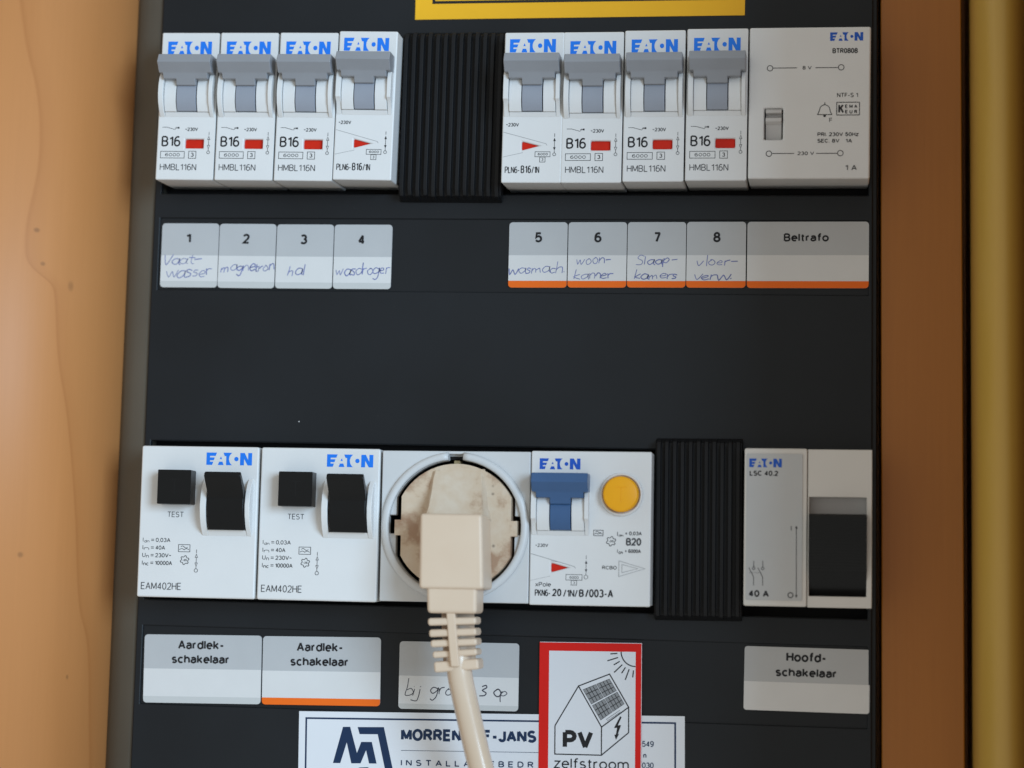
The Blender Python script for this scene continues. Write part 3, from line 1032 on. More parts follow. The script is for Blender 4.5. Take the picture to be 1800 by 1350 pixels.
# ---- earth leakage switches
def make_rcd():
    r = thing('earth_leakage_switch', '', 'earth leakage switch', group='earth leakage switches at the left of the lower row')
    body_plate(r, 35.15, 43.7, (), top=0.0, bevel=0.6)
    t = MB()
    t.plate(rrect(6.7, 16.55, -17.0, -7.15, .25), [], 11.5, 17, BLACKSAT)
    t.line([(10.2, -9.9), (13.2, -9.9)], .25, 17.03, BLACK)
    t.line([(11.7, -10.0), (11.7, -14.2)], .25, 17.03, BLACK)
    t.build('test_button', r, bevel=0.45)
    gp = [(-9.2, 12.0), (-11.0, 14.0), (-13.6, 15.4), (-17, 16.1), (-20, 15.7), (-23, 14.5), (-25.8, 12.0), (-25.8, 11.5), (-9.2, 11.5)]
    for a, b in ((19.0, 20.9), (32.2, 33.7)):
        t = MB()
        t.prism_x(gp, a, b, WHITE)
        t.build('toggle_guard', r, bevel=0.35)
    t = MB()
    t.prism_x([(-24.1, 13.2), (-25.7, 12.05), (-25.7, 11.5), (-24.1, 11.5)], 20.9, 32.2, WHITE)
    t.build('guard_sill', r)
    t = MB()
    pr = [(-7.6, 20.2), (-8.1, 21.1), (-9.0, 21.4), (-10.5, 20.2), (-12.6, 18.2), (-15.0, 16.5), (-15.6, 16.5), (-18, 16.6), (-21, 16.0), (-24.1, 14.6), (-24.1, 12.05), (-14.5, 12.05), (-12.5, 14.6), (-9.6, 18.0)]
    n = len(pr)
    t.prism_x(pr, 21.45, 32.1, BLACKSAT)
    t.build('toggle', r, bevel=0.35, angle=25)
    t = MB()
    logo(t, 19.5, 33.0, -1.75, F, LOGOB)
    t.build('logo', r)
    t = MB()
    t.text('TEST', 8.45, 13.35, -20.6, -19.0, F, INKL, -0.008)
    for i, (sym, sub, val, xe) in enumerate((('I', 'dn', '0,03A', 9.65), ('I', 'n', '40A', 8.15), ('U', 'n', '230V~', 10.1), ('I', 'nc', '10000A', 10.4))):
        zb = -27.85 - i * 2.2
        t.text(sym, 1.45, 1.62 if sym == 'I' else 2.4, zb, zb + 1.25, F, INK, 0)
        t.text(sub, 1.85 if sym == 'I' else 2.6, 3.4, zb - .2, zb + .6, F, INK, .0)
        t.line([(3.95, zb + .78), (4.8, zb + .78)], .16, F, INK)
        t.line([(3.95, zb + .38), (4.8, zb + .38)], .16, F, INK)
        t.text(val, 5.3, xe, zb, zb + 1.2, F, INK, 0)
    wave_box(t, 12.15, 15.55, -30.5, -28.45, F, INK)
    gear_mark(t, 14.1, -32.9, 1.3, F, INK)
    on_arrow(t, 17.55, -29.8, -35.8, F, INK, False, .5)
    t.text('EAM402HE', 1.4, 13.35, -41.5, -39.45, F, INKL, -0.014)
    t.build('lettering', r)
    return r


rc = make_rcd()
rc2 = copy_tree(rc)
place(rc, -.68, -121.55, .25, 'white earth leakage switch with black test button, first of the lower row')
place(rc2, 34.9, -121.4, .2, 'white earth leakage switch with black test button, directly left of the socket')

# ---- socket
sx, sz = 21.5, -21.5
r = thing('wall_socket', 'light grey round socket outlet module holding the cream plug', 'socket', 70.4, -121.7, .55)
hole = []
RI = 18.9


def circ(a, rad=RI):
    return (sx + .1 + rad * math.cos(math.radians(a)), sz + rad * math.sin(math.radians(a)))


X1, X0 = 38.6, 4.6
pts = []
# clockwise-free outline: start right key
for a in range(65, 96, 5):
    pass
right = [(X1, -26.5 + 2.9), (40.6, -23.6), (40.6, -18.4), (X1, -18.4)]
a_r = math.degrees(math.acos((X1 - sx - .1) / RI))
a_l = 180 - math.degrees(math.acos((sx + .1 - X0) / RI))
hole += right
k = a_r
hole.append(circ(a_r))
for a in [x for x in range(30, 84, 6)]:
    hole.append(circ(a))
hole += [circ(83.4), (23.7, -0.9), (19.3, -0.9), circ(96.6)]
for a in range(102, 153, 6):
    hole.append(circ(a))
hole.append(circ(a_l))
hole += [(X0, -18.4), (2.5, -18.4), (2.5, -23.6), (X0, -23.6)]
hole.append(circ(360 - a_l))
for a in range(210, 333, 6):
    hole.append(circ(a))
hole.append(circ(-a_r))
t = MB()
t.plate([(0.15, -42.85), (42.85, -42.85), (42.85, 0), (0.15, 0)], [hole], 9.2, 12, SOCKETM)
t.build('body', r, bevel=0.35)
t = MB()
t.plate([(0.25, -42.75), (42.75, -42.75), (42.75, -.1), (0.25, -.1)], [[(1.6, -41.4), (41.4, -41.4), (41.4, -1.4), (1.6, -1.4)]], -9, 9.19, SOCKETM)
t.build('housing', r)
t = MB()
t.box(1.7, 41.3, -41.3, -1.5, -9, -6, WELL)
t.plate(rrect(1.75, 41.25, -41.25, -.6, .3), [[circ(a, 19.3) for a in range(0, 360, 10)]], -6, 9.1, WELL)
t.build('socket_well', r)
t = MB()
prof = [(19.0, 11.9), (19.0, 12.9), (19.3, 13.3), (20.2, 13.35), (20.9, 13.1), (21.25, 12.4), (21.3, 11.9)]
n = len(prof)
angs = [96.3 + (360 - 12.6) * i / 72 for i in range(73)]
vs = []
for a in angs:
    for rr, dd in prof:
        vs.append((sx + rr * math.cos(math.radians(a)), dd, sz + rr * math.sin(math.radians(a))))
fs = [(i * n + k, i * n + (k + 1) % n, (i + 1) * n + (k + 1) % n, (i + 1) * n + k) for i in range(72) for k in range(n)]
fs += [tuple(range(n)), tuple(reversed(range(72 * n, 73 * n)))]
t.add(vs, fs, SOCKETM)
t.build('round_collar', r, smooth_=True)
t = MB()
t.box(20.4, 22.3, -3.6, -2.5, 3, 9.5, BRASS)
t.build('earth_clip', r, bevel=0.3)

# ---- plug with cord
r = thing('power_plug', 'dirty cream angled plug with ribbed strain relief and cord, pushed into the socket', 'plug', 70.4, -121.7, .55)
cxp, czp, RP = 22.1, -21.55, 17.8


def pc(a, rad=RP):
    return (cxp + rad * math.cos(math.radians(a)), czp + rad * math.sin(math.radians(a)))


o_ = []
aa = math.degrees(math.acos(15.7 / RP))
o_ += [(37.8, -24.1), (39.6, -24.1), (39.6, -19.75), (37.8, -19.75), pc(aa)]
for k in range(1, 20):
    o_.append(pc(aa + (180 - 2 * aa) * k / 20))
o_ += [pc(180 - aa), (6.4, -19.8), (4.55, -19.8), (4.55, -24.15), (6.4, -24.15), pc(180 + aa)]
for k in range(1, 20):
    o_.append(pc(180 + aa + (180 - 2 * aa) * k / 20))
o_.append(pc(-aa))
t = MB()
t.plate(o_, [], 1.5, 14.4, PLUGM)
t.build('plug_disc', r, bevel=0.9, segs=3)
# central hump rising to the grip
t = MB()
hx = [(-5.2, 16.2, 29.0, 14.2), (-8.0, 15.7, 29.4, 15.6), (-12.0, 15.5, 29.8, 17.4), (-16.0, 15.2, 30.2, 19.6), (-19.5, 14.6, 31.2, 22.0)]
vs = []
for z, a, b, d in hx:
    vs += [(a - 1.2, 14.0, z), (a, d, z), (b, d, z), (b + 1.2, 14.0, z)]
fs = [(0, 1, 2, 3), tuple(reversed((16, 17, 18, 19)))]
for i in range(4):
    for k in range(4):
        fs.append((i * 4 + k, i * 4 + (k + 1) % 4, (i + 1) * 4 + (k + 1) % 4, (i + 1) * 4 + k))
t.add(vs, fs, PLUGM)
t.build('plug_hump', r, bevel=0.8, segs=3)
t = MB()
# grip block: slopes slightly outward to the cord end
bx = [(-18.5, 14.6, 31.9, 30.0), (-39.2, 15.0, 32.9, 31.5)]
vs = []
for z, a, b, d in bx:
    vs += [(a, 13.8, z), (a, d, z), (b, d, z), (b, 13.8, z)]
t.add(vs, [(0, 1, 2, 3), (7, 6, 5, 4)] + [(k, (k + 1) % 4, 4 + (k + 1) % 4, 4 + k) for k in range(4)], PLUGC)
t.build('plug_grip', r, bevel=1.0, segs=4)
t = MB()
vs = []
for z, a, b, d0, d in ((-38.0, 16.9, 31.0, 17, 30.6), (-45.9, 17.2, 31.0, 17.5, 30.2)):
    vs += [(a, d0, z), (a, d, z), (b, d, z), (b, d0, z)]
t.add(vs, [(0, 1, 2, 3), (7, 6, 5, 4)] + [(k, (k + 1) % 4, 4 + (k + 1) % 4, 4 + k) for k in range(4)], PLUGC)
t.build('plug_neck', r, bevel=1.1, segs=4)
sr = MB()
cp = [(24.0, 19.2, -44.5), (24.2, 19.2, -50), (24.7, 19.4, -56), (25.0, 20.4, -61.0)]
sr.tube([(x, d, z, 4.6) for x, d, z in cp], 4.6, PLUGC, 24)
srobj = sr.build('strain_relief', r, smooth_=True)
t = MB()
spine = [(23.55, 29.3, -45.2), (24.0, 28.8, -50.5), (24.45, 28.2, -56), (24.9, 27.4, -60.5)]
vs = []
for x, d, z in spine:
    vs += [(x - 1.25, d - 4, z), (x - 1.25, d, z), (x + 1.25, d, z), (x + 1.25, d - 4, z)]
fs = [(0, 1, 2, 3), (15, 14, 13, 12)]
for i in range(3):
    for k in range(4):
        fs.append((i * 4 + k, i * 4 + (k + 1) % 4, (i + 1) * 4 + (k + 1) % 4, (i + 1) * 4 + k))
t.add(vs, fs, PLUGC)
t.build('spine', srobj, bevel=0.4)
for (xl, zl, xr, zr, d, hh) in ((17.2, -48.35, 30.7, -47.75, 28.9, 1.05), (17.45, -51.5, 30.7, -50.75, 28.2, 1.05),
                                (17.8, -54.35, 30.8, -53.5, 27.5, 1.0), (18.3, -57.4, 30.8, -56.3, 26.8, .95),
                                (18.7, -60.8, 31.2, -59.6, 26.2, 1.5)):
    L_ = math.hypot(xr - xl, zr - zl)
    cxm, czm = (xl + xr) / 2, (zl + zr) / 2
    t = MB()
    t.box(cxm - L_ / 2, cxm + L_ / 2, czm - hh, czm + hh, d - 9.5, d, PLUGC, rot=math.degrees(math.atan2(zr - zl, xr - xl)))
    t.build('strain_relief_ring', srobj, bevel=0.75, segs=3)
t = MB()
ctrl = [(24.9, 23.2, -56), (25.4, 22.8, -62), (26.4, 21.8, -67.5), (27.75, 20.8, -73.6), (29.2, 19.8, -80), (31.3, 18.8, -88.3), (34.0, 17.8, -97), (37.5, 17, -106), (42, 16, -116), (48, 15, -128)]
path = []
for i in range(len(ctrl) - 1):
    p0 = ctrl[max(i - 1, 0)]
    p1, p2 = ctrl[i], ctrl[i + 1]
    p3 = ctrl[min(i + 2, len(ctrl) - 1)]
    for j in range(5):
        q = j / 5
        path.append(tuple(.5 * (2 * p1[a] + (p2[a] - p0[a]) * q + (2 * p0[a] - 5 * p1[a] + 4 * p2[a] - p3[a]) * q * q + (3 * p1[a] - p0[a] - 3 * p2[a] + p3[a]) * q ** 3) for a in range(3)))
t.tube(path, 3.5, CORDM, 28)
t.build('cord', r, smooth_=True)

# ---- combined breaker with blue toggle
r = thing('residual_current_breaker', 'white double width breaker with blue toggle and round yellow test button', 'residual current breaker', 113.35, -121.0, .5)
body_plate(r, 34.4, 43.45, [tri_pts(6.25, -34.2, -31.55, 11.05)], bevel=0.45)
toggle_set(r, BLUET, BLUET, -.2, 1.4, True)
t = MB()
t.box(5.9, 11.4, -34.6, -31.2, 9.5, 11.3, REDI)
t.build('red_indicator', r)
t = MB()


def revolve(mb, cx, cz, prof, mat, n=48):
    m = len(prof)
    vs = [(cx + rr * math.cos(2 * math.pi * i / n), dd, cz + rr * math.sin(2 * math.pi * i / n)) for i in range(n) for rr, dd in prof]
    fs = [(i * m + k, i * m + k + 1, ((i + 1) % n) * m + k + 1, ((i + 1) % n) * m + k) for i in range(n) for k in range(m - 1)]
    fs.append(tuple(i * m for i in range(n)))
    mb.add(vs, fs, mat)


revolve(t, 25.85, -12.1, [(4.4, 15.6), (4.75, 15.45), (5.0, 15.1), (5.05, 11.9)], YELB)
ub = t
tb = t.build('test_button', r, smooth_=True)
t = MB()
t.box(24.5, 27.6, -10.3, -9.95, 15.45, 15.7, YELB)
t.box(25.9, 26.25, -14.4, -10.3, 15.45, 15.7, YELB)
t.build('raised_mark', tb, bevel=0.08)
t = MB()
m_ = [(5.35, 11.9), (5.35, 13.0), (5.75, 13.15), (6.1, 12.7), (6.15, 11.9)]
revolve(t, 25.85, -12.1, m_, WHITE)
del t.f[-1]
del t.m[-1]
t.build('button_collar', r, smooth_=True)
t = MB()
logo(t, 2.5, 14.1, -2.1, F, LOGOD)
t.build('logo', r)
t = MB()
t.text('~230V', 1.65, 5.3, -27.15, -26.2, F, INK, .01)
t.line([(0.4, -29.05), (12.8, -32.5), (13.2, -33.0)], .15, F, INKF)
t.line([(6.2, -31.0), (8.0, -31.25)], .12, F, INKF)
t.line([(0.4, -36.6), (6.0, -35.3)], .08, F, INKF)
t.frame(10.5, 15.05, -36.3, -34.75, .14, F, INKL)
t.text('6000', 11.5, 14.1, -35.95, -35.15, F, INKL, .0)
t.frame(12.0, 13.55, -37.7, -36.4, .14, F, INKL)
t.text('3', 12.5, 13.05, -37.4, -36.7, F, INKL, 0)
on_arrow(t, 16.15, -29.4, -35.4, F, INKL, True, .55)
t.text('xPole', 1.85, 6.3, -38.25, -37.0, F, INK, 0)
t.text('PKN6-', 1.75, 6.2, -40.95, -39.05, F, INK, 0)
t.text('20', 6.7, 9.3, -40.9, -38.8, F, INK, .04)
t.text('/1N/', 9.8, 13.9, -41.05, -38.95, F, INK, .005)
t.text('B', 14.25, 15.65, -41.0, -38.85, F, INK, .02)
t.text('/003-A', 16.0, 23.9, -41.05, -38.75, F, INK, .03)
wave_box(t, 18.15, 20.8, -23.75, -22.2, F, INK)
gear_mark(t, 23.1, -25.25, 1.35, F, INK)
t.text('I', 24.8, 24.95, -23.8, -22.5, F, INKL, 0)
t.text('dn', 25.2, 26.5, -23.95, -23.2, F, INK, .01)
t.text('= 0,03A', 27.0, 31.7, -23.5, -22.45, F, INKL, 0.01)
t.text('B20', 27.3, 31.6, -26.4, -24.25, F, INKL, .018)
t.text('I', 24.85, 25.0, -28.5, -27.4, F, INKL, 0)
t.text('cn', 25.25, 26.4, -28.8, -28.1, F, INK, .01)
t.text('= 6000A', 27.0, 31.5, -28.45, -27.4, F, INKL, .015)
t.text('RCBO', 20.7, 24.8, -33.15, -32.15, F, INK, .0)
t.line([(25.4, -30.7), (25.4, -35.1), (32.7, -32.8)], .12, F, INKF, True)
t.line([(26.25, -31.7), (26.25, -34.0), (30.7, -32.8)], .12, F, INKF, True)
t.build('lettering', r)

# ---- main switch
r = thing('main_switch', 'white main switch with silver plate and wide black rocker, lower row right end', 'main switch', 173.4, -119.45, .5)
t = MB()
t.plate([(0.15, -43.6), (17.6, -43.6), (17.6, 0.3), (0.15, 0.3)], [], -8, 12.3, WHITE_WARM)
t.build('left_housing', r, bevel=0.6, segs=3)
t = MB()
t.grid([17.75, 18.15, 33.95, 35.4], [0.1, -13.15, -40.6, -43.7], lambda i, j: not (i == 1 and j == 1), lambda x, z, i, j: 12, -8, WHITE_WARM)
t.build('right_housing', r, bevel=0.5, segs=3)
t = MB()
t.prism_x([(-12.0, 8.2), (-18.8, 7.6), (-18.8, 6), (-12, 6)], 17.9, 34.5, RECESS)
t.build('window_recess', r)
t = MB()
xs_ = [18.25, 33.9]
zz = [-17.9]
DD = [14.6]
k = 0
z = -18.5
while z > -40.5:
    u = (-z - 17.9) / 22.6
    base = 15.6 - 6.2 * u * u + 0.6 * math.sin(u * 3.1)
    gr = 0.13 if (k % 2 == 0 and -z < 34) else 0
    zz.append(z)
    DD.append(base - gr)
    z -= 0.42
    k += 1
t.grid(xs_, zz, lambda i, j: True, lambda x, z, i, j: DD[j], 5.0, BLACKSAT)
t.build('rocker', r)
t = MB()
t.plate(rrect(.75, 16.3, -41.95, -1.25, .3), [], 12.25, 12.55, PLATEM)
t.build('face_plate', r, bevel=0.08)
t = MB()
G = 12.6
logo(t, 1.5, 10.5, -2.65, G, LOGOD)
t.build('logo', r)
t = MB()
t.text('LSC 40.2', 1.6, 9.5, -7.45, -6.0, G, INKK, .02)
t.text('40 A', 1.6, 7.2, -41.1, -39.2, G, INKK, .03)
t.text('I', 13.1, 13.35, -22.6, -21.25, G, INK, 0)
t.ring(13.15, -40.45, .7, .22, G, INK)
t.line([(14.65, -21.9), (14.75, -40.6)], .17, G, INK)
t.poly([(14.65, -21.2), (14.3, -22.0), (15.0, -22.0)], G, INK)
t.poly([(14.75, -41.2), (14.4, -40.4), (15.1, -40.4)], G, INK)
for x in (2.95, 5.45):
    t.line([(x, -31.1), (x, -32.8)], .15, G, INK)
    t.ring(x, -33.2, .36, .15, G, INK, 14)
    t.line([(x - 1.35, -33.0), (x, -35.6), (x, -38.0)], .15, G, INK)
for q in range(6):
    t.line([(1.75 + q * .58, -34.4), (2.02 + q * .58, -34.4)], .14, G, INK)
t.build('lettering', r)


# ---- ribbed blanking strips
def filler(x, z, roll, w, h, n, label):
    r = thing('blanking_strip', label, 'blanking strip', x, z, roll, group='ribbed black blanking strips')
    t = MB()
    t.prism_x([(0, 0.1), (-1.5, 3.2), (-4, 4.0), (-h + 4, 4.0), (-h + 1.5, 3.2), (-h, .1), (-h, -1.5), (0, -1.5)], 0, w, RUBBER)
    t.build('backing', r, bevel=0.3)
    p = w / n
    m = MB()
    pr = [(-.35, .8), (-1.2, 4.3), (-3.2, 5.4), (-h + 3.2, 5.4), (-h + 1.2, 4.3), (-h + .35, .8), (-h + .35, .2), (-.35, .2)]
    m.prism_x(pr, 0, p * .56, RUBBER)
    rib = m.build('rib', r, bevel=0.3)
    rib.location = (p * .2 * S, 0, 0)
    for k in range(1, n):
        c = rib.copy()
        COL.objects.link(c)
        c.parent = r
        c.location = ((p * .2 + k * p + random.uniform(-.05, .05)) * S, random.uniform(-.12, .12) * S, random.uniform(-.25, .25) * S)
    return r


filler(71.2, 3.0, -.2, 30.3, 50.8, 13, 'black ribbed blanking strip in the upper row between breakers 4 and 5')
filler(147.9, -116.0, .7, 24.7, 51.8, 11, 'black ribbed blanking strip in the lower row left of the main switch')


# ================================================================== labels and stickers
def card(name, label, cat, x, z, roll, w, h, zones, group=None, r=1.0, d=-.5, th=.45):
    """rounded card; zones: list of (z_top, z_bottom, material) printed bands"""
    o = thing(name, label, cat, x, z, roll, d=0, group=group)
    t = MB()
    t.plate(rrect(.1, w - .1, -h, 0, r, 4), [], d, d + th, zones[0][2])
    t.build('card', o)
    e = d + th
    for i, (za, zb, mat, nm) in enumerate([(q[0], q[1], q[2], q[3]) for q in zones[1:]]):
        t = MB()
        if zb <= -h + .01:
            pts = rrect(.1, w - .1, -h, -h + 2 * r + .2, r, 4)
            pts = [(px, min(pz, za)) for px, pz in pts]
            pts2 = [(w - .1, za), (.1, za)] + [q for q in rrect(.1, w - .1, -h, -h + 2 * r + .2, r, 4)[5:10]] + [q for q in rrect(.1, w - .1, -h, -h + 2 * r + .2, r, 4)[10:15]][5 - 5:] + [q for q in rrect(.1, w - .1, -h, -h + 2 * r + .2, r, 4)[15:]]
            # left-bottom and right-bottom rounded corners only
            corners = rrect(.1, w - .1, -h, 0, r, 4)
            pts2 = [(w - .1, za), (.1, za)] + corners[10:20]
            t.plate(pts2, [], e - .1, e + .05, mat)
        else:
            t.plate([(.1, zb), (w - .1, zb), (w - .1, za), (.1, za)], [], e - .1, e + .04, mat)
        t.build(nm, o)
    return o, e + .08


ca, sa_ = math.cos, math.sin


def local(o_x, o_z, roll):
    a = math.radians(roll)

    def f(x, z):
        dx, dz = x - o_x, z - o_z
        return (dx * math.cos(a) + dz * math.sin(a), -dx * math.sin(a) + dz * math.cos(a))
    return f


LG = 'numbered circuit labels in the upper strip'
grey_zones = lambda h: [(0, 0, PAPERG), (-9.6, -17.3, PAPER, 'white_band'), (-17.3, -h, PAPERL, 'pale_band')]
org_zones = lambda h: [(0, 0, PAPERG), (-9.7, -17.2, PAPER, 'white_band'), (-17.2, -h, ORANGE, 'orange_band')]
specs = [
    (-1.02, -54.3, .1, 17.6, 19.2, '1', [('Vaat-', 1.3, 12.6, -12.3, 1.6, .3), ('wasser', 1.9, 15.8, -16.6, 1.9, .9)], 0,
     'grey and white label numbered 1 with handwritten Vaat-wasser'),
    (16.62, -54.35, -.1, 17.4, 19.2, '2', [('magnetron', .9, 17.1, -14.4, 1.6, .6)], 0, 'grey and white label numbered 2 with handwritten magnetron'),
    (34.08, -54.45, .0, 17.35, 19.1, '3', [('hal', 3.7, 9.0, -15.2, 1.7, .0)], 0, 'grey and white label numbered 3 with handwritten hal'),
    (51.48, -54.45, .1, 17.5, 19.1, '4', [('wasdroger', .9, 17.1, -15.0, 1.65, .4)], 0, 'grey and white label numbered 4 with handwritten wasdroger'),
    (103.5, -53.55, .35, 17.3, 19.2, '5', [('wasmach.', .3, 16.5, -15.2, 1.55, .6)], 1, 'orange edged label numbered 5 with handwritten wasmach.'),
    (120.87, -53.45, .35, 17.25, 19.15, '6', [('woon-', 2.7, 12.6, -12.3, 1.5, .3), ('kamer', 1.9, 13.4, -16.7, 1.35, .3)], 1, 'orange edged label numbered 6 with handwritten woon-kamer'),
    (138.15, -53.35, .35, 17.1, 19.1, '7', [('Slaap-', 2.6, 14.6, -12.6, 1.4, .8), ('kamers', 2.2, 14.6, -16.8, 1.3, .6)], 1, 'orange edged label numbered 7 with handwritten Slaap-kamers'),
    (155.28, -53.2, .35, 17.2, 19.15, '8', [('vloer-', 3.1, 14.8, -12.9, 1.45, .4), ('verw.', 2.5, 13.1, -17.0, 1.45, .3)], 1, 'orange edged label numbered 8 with handwritten vloer-verw.'),
]
for i, (x, z, roll, w, h, num, hand, orange, lab) in enumerate(specs):
    o, e = card('circuit_label', lab, 'label', x, z, roll, w, h, org_zones(h) if orange else grey_zones(h), LG)
    t = MB()
    cx = 8.3 if not orange else 8.75
    hw = 1.05 if num != '1' else .75
    t.text(num, cx - hw, cx + hw, -5.95, -2.95, e, INKK, .025)
    t.build('number', o)
    t = MB()
    for j, (s_, a, b, zb, xh, dr) in enumerate(hand):
        t.write(s_, a, b, zb, xh, e, PEN, .23, i * 3 + j + 1, dr)
    t.build('handwriting', o)
o, e = card('circuit_label', 'wide orange edged label printed Beltrafo', 'label', 172.65, -53.1, .35, 34.75, 19.2, org_zones(19.2), LG)
t = MB()
t.text('Beltrafo', 10.5, 23.3, -5.75, -3.35, e, INKK, .022)
t.build('lettering', o)

LL = 'labels in the lower strip'
o, e = card('switch_label', 'plain grey and white label printed Aardlekschakelaar at lower left', 'label', -1.15, -176.2, 1.0, 35.4, 19.8, [(0, 0, PAPERG), (-9.9, -17.9, PAPER, 'white_band'), (-17.9, -19.8, PAPERL, 'pale_band')], LL)
t = MB()
t.text('Aardlek-', 10.3, 24.1, -4.2, -1.5, e, INKK, .024)
t.text('schakelaar', 8.5, 25.8, -8.3, -5.7, e, INKK, .024)
t.build('lettering', o)
o, e = card('switch_label', 'orange edged label printed Aardlekschakelaar, left of the plug cord', 'label', 34.45, -175.68, 1.0, 35.1, 19.7, [(0, 0, PAPERG), (-9.95, -17.7, PAPER, 'white_band'), (-17.7, -19.7, ORANGE, 'orange_band')], LL)
t = MB()
t.text('Aardlek-', 10.2, 23.9, -4.3, -1.6, e, INKK, .024)
t.text('schakelaar', 8.4, 25.6, -8.45, -5.8, e, INKK, .024)
t.build('lettering', o)
o, e = card('switch_label', 'blank headed label with handwritten bij groep 3 op behind the cord', 'label', 74.9, -175.95, .6, 35.0, 19.3, [(0, 0, PAPERG), (-9.8, -17.8, PAPER, 'white_band'), (-17.8, -19.3, PAPERL, 'pale_band')], LL)
t = MB()
t.write('bij', 2.0, 6.6, -15.4, 2.1, e, PEND, .24, 5, 0)
t.write('gro', 9.3, 15.4, -15.2, 1.75, e, PEND, .24, 6, .2)
t.write('ep', 16.2, 21.0, -15.2, 1.75, e, PEND, .24, 9, .1)
t.write('3', 23.6, 25.7, -15.1, 2.0, e, PEND, .24, 7, 0)
t.write('op', 27.8, 31.6, -14.9, 1.7, e, PEND, .24, 8, -.3)
t.build('handwriting', o)
o, e = card('switch_label', 'grey and white label printed Hoofdschakelaar under the main switch', 'label', 174.0, -174.35, -.1, 35.25, 17.85, [(0, 0, PAPERG), (-9.8, -17.85, PAPER, 'white_band')], LL, r=.8)
t = MB()
t.text('Hoofd-', 11.8, 23.0, -4.0, -1.3, e, INKK, .024)
t.text('schakelaar', 8.9, 26.0, -8.2, -5.7, e, INKK, .024)
t.build('lettering', o)

# ---- yellow sticker
x0, z0, rl = 73.7, 7.0, .3
o = thing('warning_sticker', 'yellow sticker with black border line cut off by the top edge of the photo', 'sticker', x0, z0, rl)
t = MB()
t.plate([(0, 0), (97.2, 0), (97.2, 34), (0, 34)], [], .01, .16, STICKY)
t.build('sheet', o)
t = MB()
t.frame(5.5, 91.9, 5.1, 29, .85, .19, INKK)
t.build('border_line', o)

# ---- installer sticker
x0, z0, rl = 46.1, -196.95, 1.2
f = local(x0, z0, rl)
o = thing('installer_sticker', 'white company sticker with navy border and angular emblem, bottom edge, partly behind the cord', 'sticker', x0, z0, rl)
t = MB()
t.plate([(0, -44), (111.5, -44), (111.5, 0), (0, 0)], [], .01, .12, STICKW)
t.build('sheet', o)
t = MB()
t.frame(2.15, 108.8, -42, -1.95, .5, .15, NAVY)
t.build('border_line', o)
t = MB()
FF = .15
t.poly([f(*p) for p in [(56.6, -211.4), (59.2, -201.0), (61.3, -200.9), (63.55, -208.3), (64.7, -205.1), (67.8, -205.0), (69.4, -211.1), (67.2, -211.15), (66.2, -207.4), (64.7, -211.2), (62.0, -211.3), (60.45, -205.4), (58.75, -211.35)]], FF, NAVY)
t.poly([f(*p) for p in [(63.5, -200.9), (71.2, -200.65), (74.6, -214.2), (72.3, -214.2), (69.45, -202.75), (64.15, -202.9)]], FF, NAVY)
t.poly([f(*p) for p in [(62.6, -213.2), (64.5, -212.4), (67.2, -212.2), (65.2, -213.6), (63.2, -216.5)]], FF, NAVY)
t.build('emblem', o)
t = MB()
a, b = f(76.3, -204.35), f(115.5, -203.3)
t.text('MORRENHOF-JANS', a[0], b[0], a[1] - .02, a[1] + 3.45, FF, NAVY, .034)
a = f(76.4, -207.1)
t.line([a, (a[0] + 62, a[1])], .13, FF, NAVY)
a, b = f(76.5, -211.45), f(114.9, -210.5)
t.text('I N S T A L L A T I E B E D R', a[0], b[0], a[1], a[1] + 1.75, FF, NAVY, .012)
a = f(145.7, -203.6)
t.text('549', a[0], a[0] + 3.3, a[1], a[1] + 1.65, FF, NAVY, 0)
a = f(146.1, -206.7)
t.text('n', a[0], a[0] + .9, a[1], a[1] + 1.1, FF, NAVY, .02)
a = f(145.8, -209.6)
t.text('030', a[0], a[0] + 3.3, a[1], a[1] + 1.65, FF, NAVY, 0)
t.build('lettering', o)

# ---- solar sticker
x0, z0, rl = 115.75, -174.9, .9
f = local(x0, z0, rl)
o = thing('solar_warning_sticker', 'red bordered white sticker showing a house with solar panels and PV', 'sticker', x0, z0, rl)
t = MB()
t.plate([(0, -48), (29.3, -48), (29.3, 0), (0, 0)], [], .2, .34, STICKR)
t.build('sheet', o)
a = f(118.55, -177.35)
b = f(143.3, -177.0)
t = MB()
t.poly([(a[0], -46), (b[0], -46), (b[0], a[1]), (a[0], a[1])], .36, STICKW)
t.line([(29.22, -48), (29.22, -.06), (.1, -.06)], .13, .35, STICKW)
t.build('white_field', o)
t = MB()
FF = .38
H = dict(a1=(127.2, -187.1), a2=(136.0, -183.45), e1=(120.75, -198.5), e2=(134.05, -198.45), e3=(141.65, -192.6), b1=(120.9, -206.5), b2=(134.2, -206.35), b3=(141.8, -199.75))
H = {k: f(*v) for k, v in H.items()}
for pl in (('e1', 'a1', 'e2', 'b2', 'b1', 'e1'), ('a1', 'a2', 'e3', 'e2'), ('e3', 'b3', 'b2')):
    t.line([H[k] for k in pl], .33, FF, INKK)
c0 = f(143.25, -177.0)
R_ = 4.1
t.line([(c0[0] + R_ * math.cos(math.radians(a_)), c0[1] + R_ * math.sin(math.radians(a_))) for a_ in range(180, 271, 9)], .33, FF, INKK)
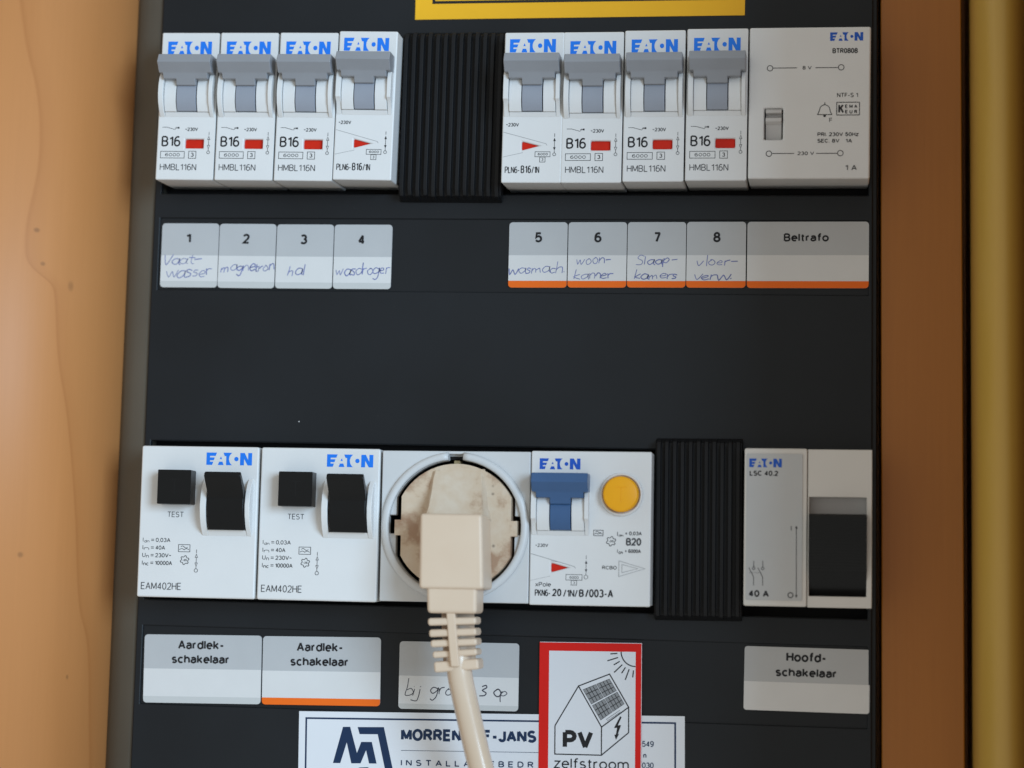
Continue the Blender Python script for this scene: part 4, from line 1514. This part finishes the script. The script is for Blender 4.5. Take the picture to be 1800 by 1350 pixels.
for k, a_ in enumerate((185, 198, 211, 224, 237, 250, 264)):
    r0, r1 = 5.2, (7.2 if k % 2 == 0 else 8.4)
    if k == 0 or k == 6:
        r1 = 7.2
    ca_, sb = math.cos(math.radians(a_)), math.sin(math.radians(a_))
    t.line([(c0[0] + r0 * ca_, c0[1] + r0 * sb), (c0[0] + r1 * ca_, c0[1] + r1 * sb)], .33, FF, INKK)
a, b = f(123.1, -205.0), f(131.8, -204.8)
t.text('PV', a[0], b[0], a[1], a[1] + 5.4, FF, INKK, .035)
t.poly([f(*p) for p in [(139.3, -195.2), (137.6, -198.6), (138.5, -198.5), (138.2, -200.4), (137.75, -200.5), (138.25, -201.9), (139.1, -200.2), (138.75, -200.3), (139.6, -197.7), (138.7, -197.8), (139.7, -195.5)]], FF, INKK)
a, b = f(120.7, -210.5), f(142.1, -210.3)
t.text('zelfstroom', a[0], b[0], a[1], a[1] + 3.0, FF, INKK, -.005)
t.line([f(*p) for p in [(135.3, -196.3), (139.2, -193.5)]], .12, FF, INKL)
t.line([f(*p) for p in [(135.6, -196.7), (139.4, -194.0)]], .12, FF, INKL)
t.build('lettering', o)
t = MB()
Q = [f(*p) for p in [(128.45, -188.05), (136.0, -184.75), (140.45, -191.7), (133.75, -196.55)]]


def bil(u, v):
    q0 = [Q[0][i] * (1 - u) + Q[1][i] * u for i in (0, 1)]
    q1 = [Q[3][i] * (1 - u) + Q[2][i] * u for i in (0, 1)]
    return tuple(q0[i] * (1 - v) + q1[i] * v for i in (0, 1))


for pu in (0, 1):
    for pv in (0, 1):
        u0, u1 = pu * .51, pu * .51 + .49
        v0, v1 = pv * .52, pv * .52 + .48
        t.poly([bil(u0, v0), bil(u1, v0), bil(u1, v1), bil(u0, v1)], FF, INK)
        for i in range(4):
            for j in range(3):
                m = .012
                a0 = u0 + (u1 - u0) * i / 4 + m
                a1 = u0 + (u1 - u0) * (i + 1) / 4 - m
                b0 = v0 + (v1 - v0) * j / 3 + m
                b1 = v0 + (v1 - v0) * (j + 1) / 3 - m
                t.poly([bil(a0, b0), bil(a1, b0), bil(a1, b1), bil(a0, b1)], FF + .01, CELL)
t.build('panel_drawing', o)
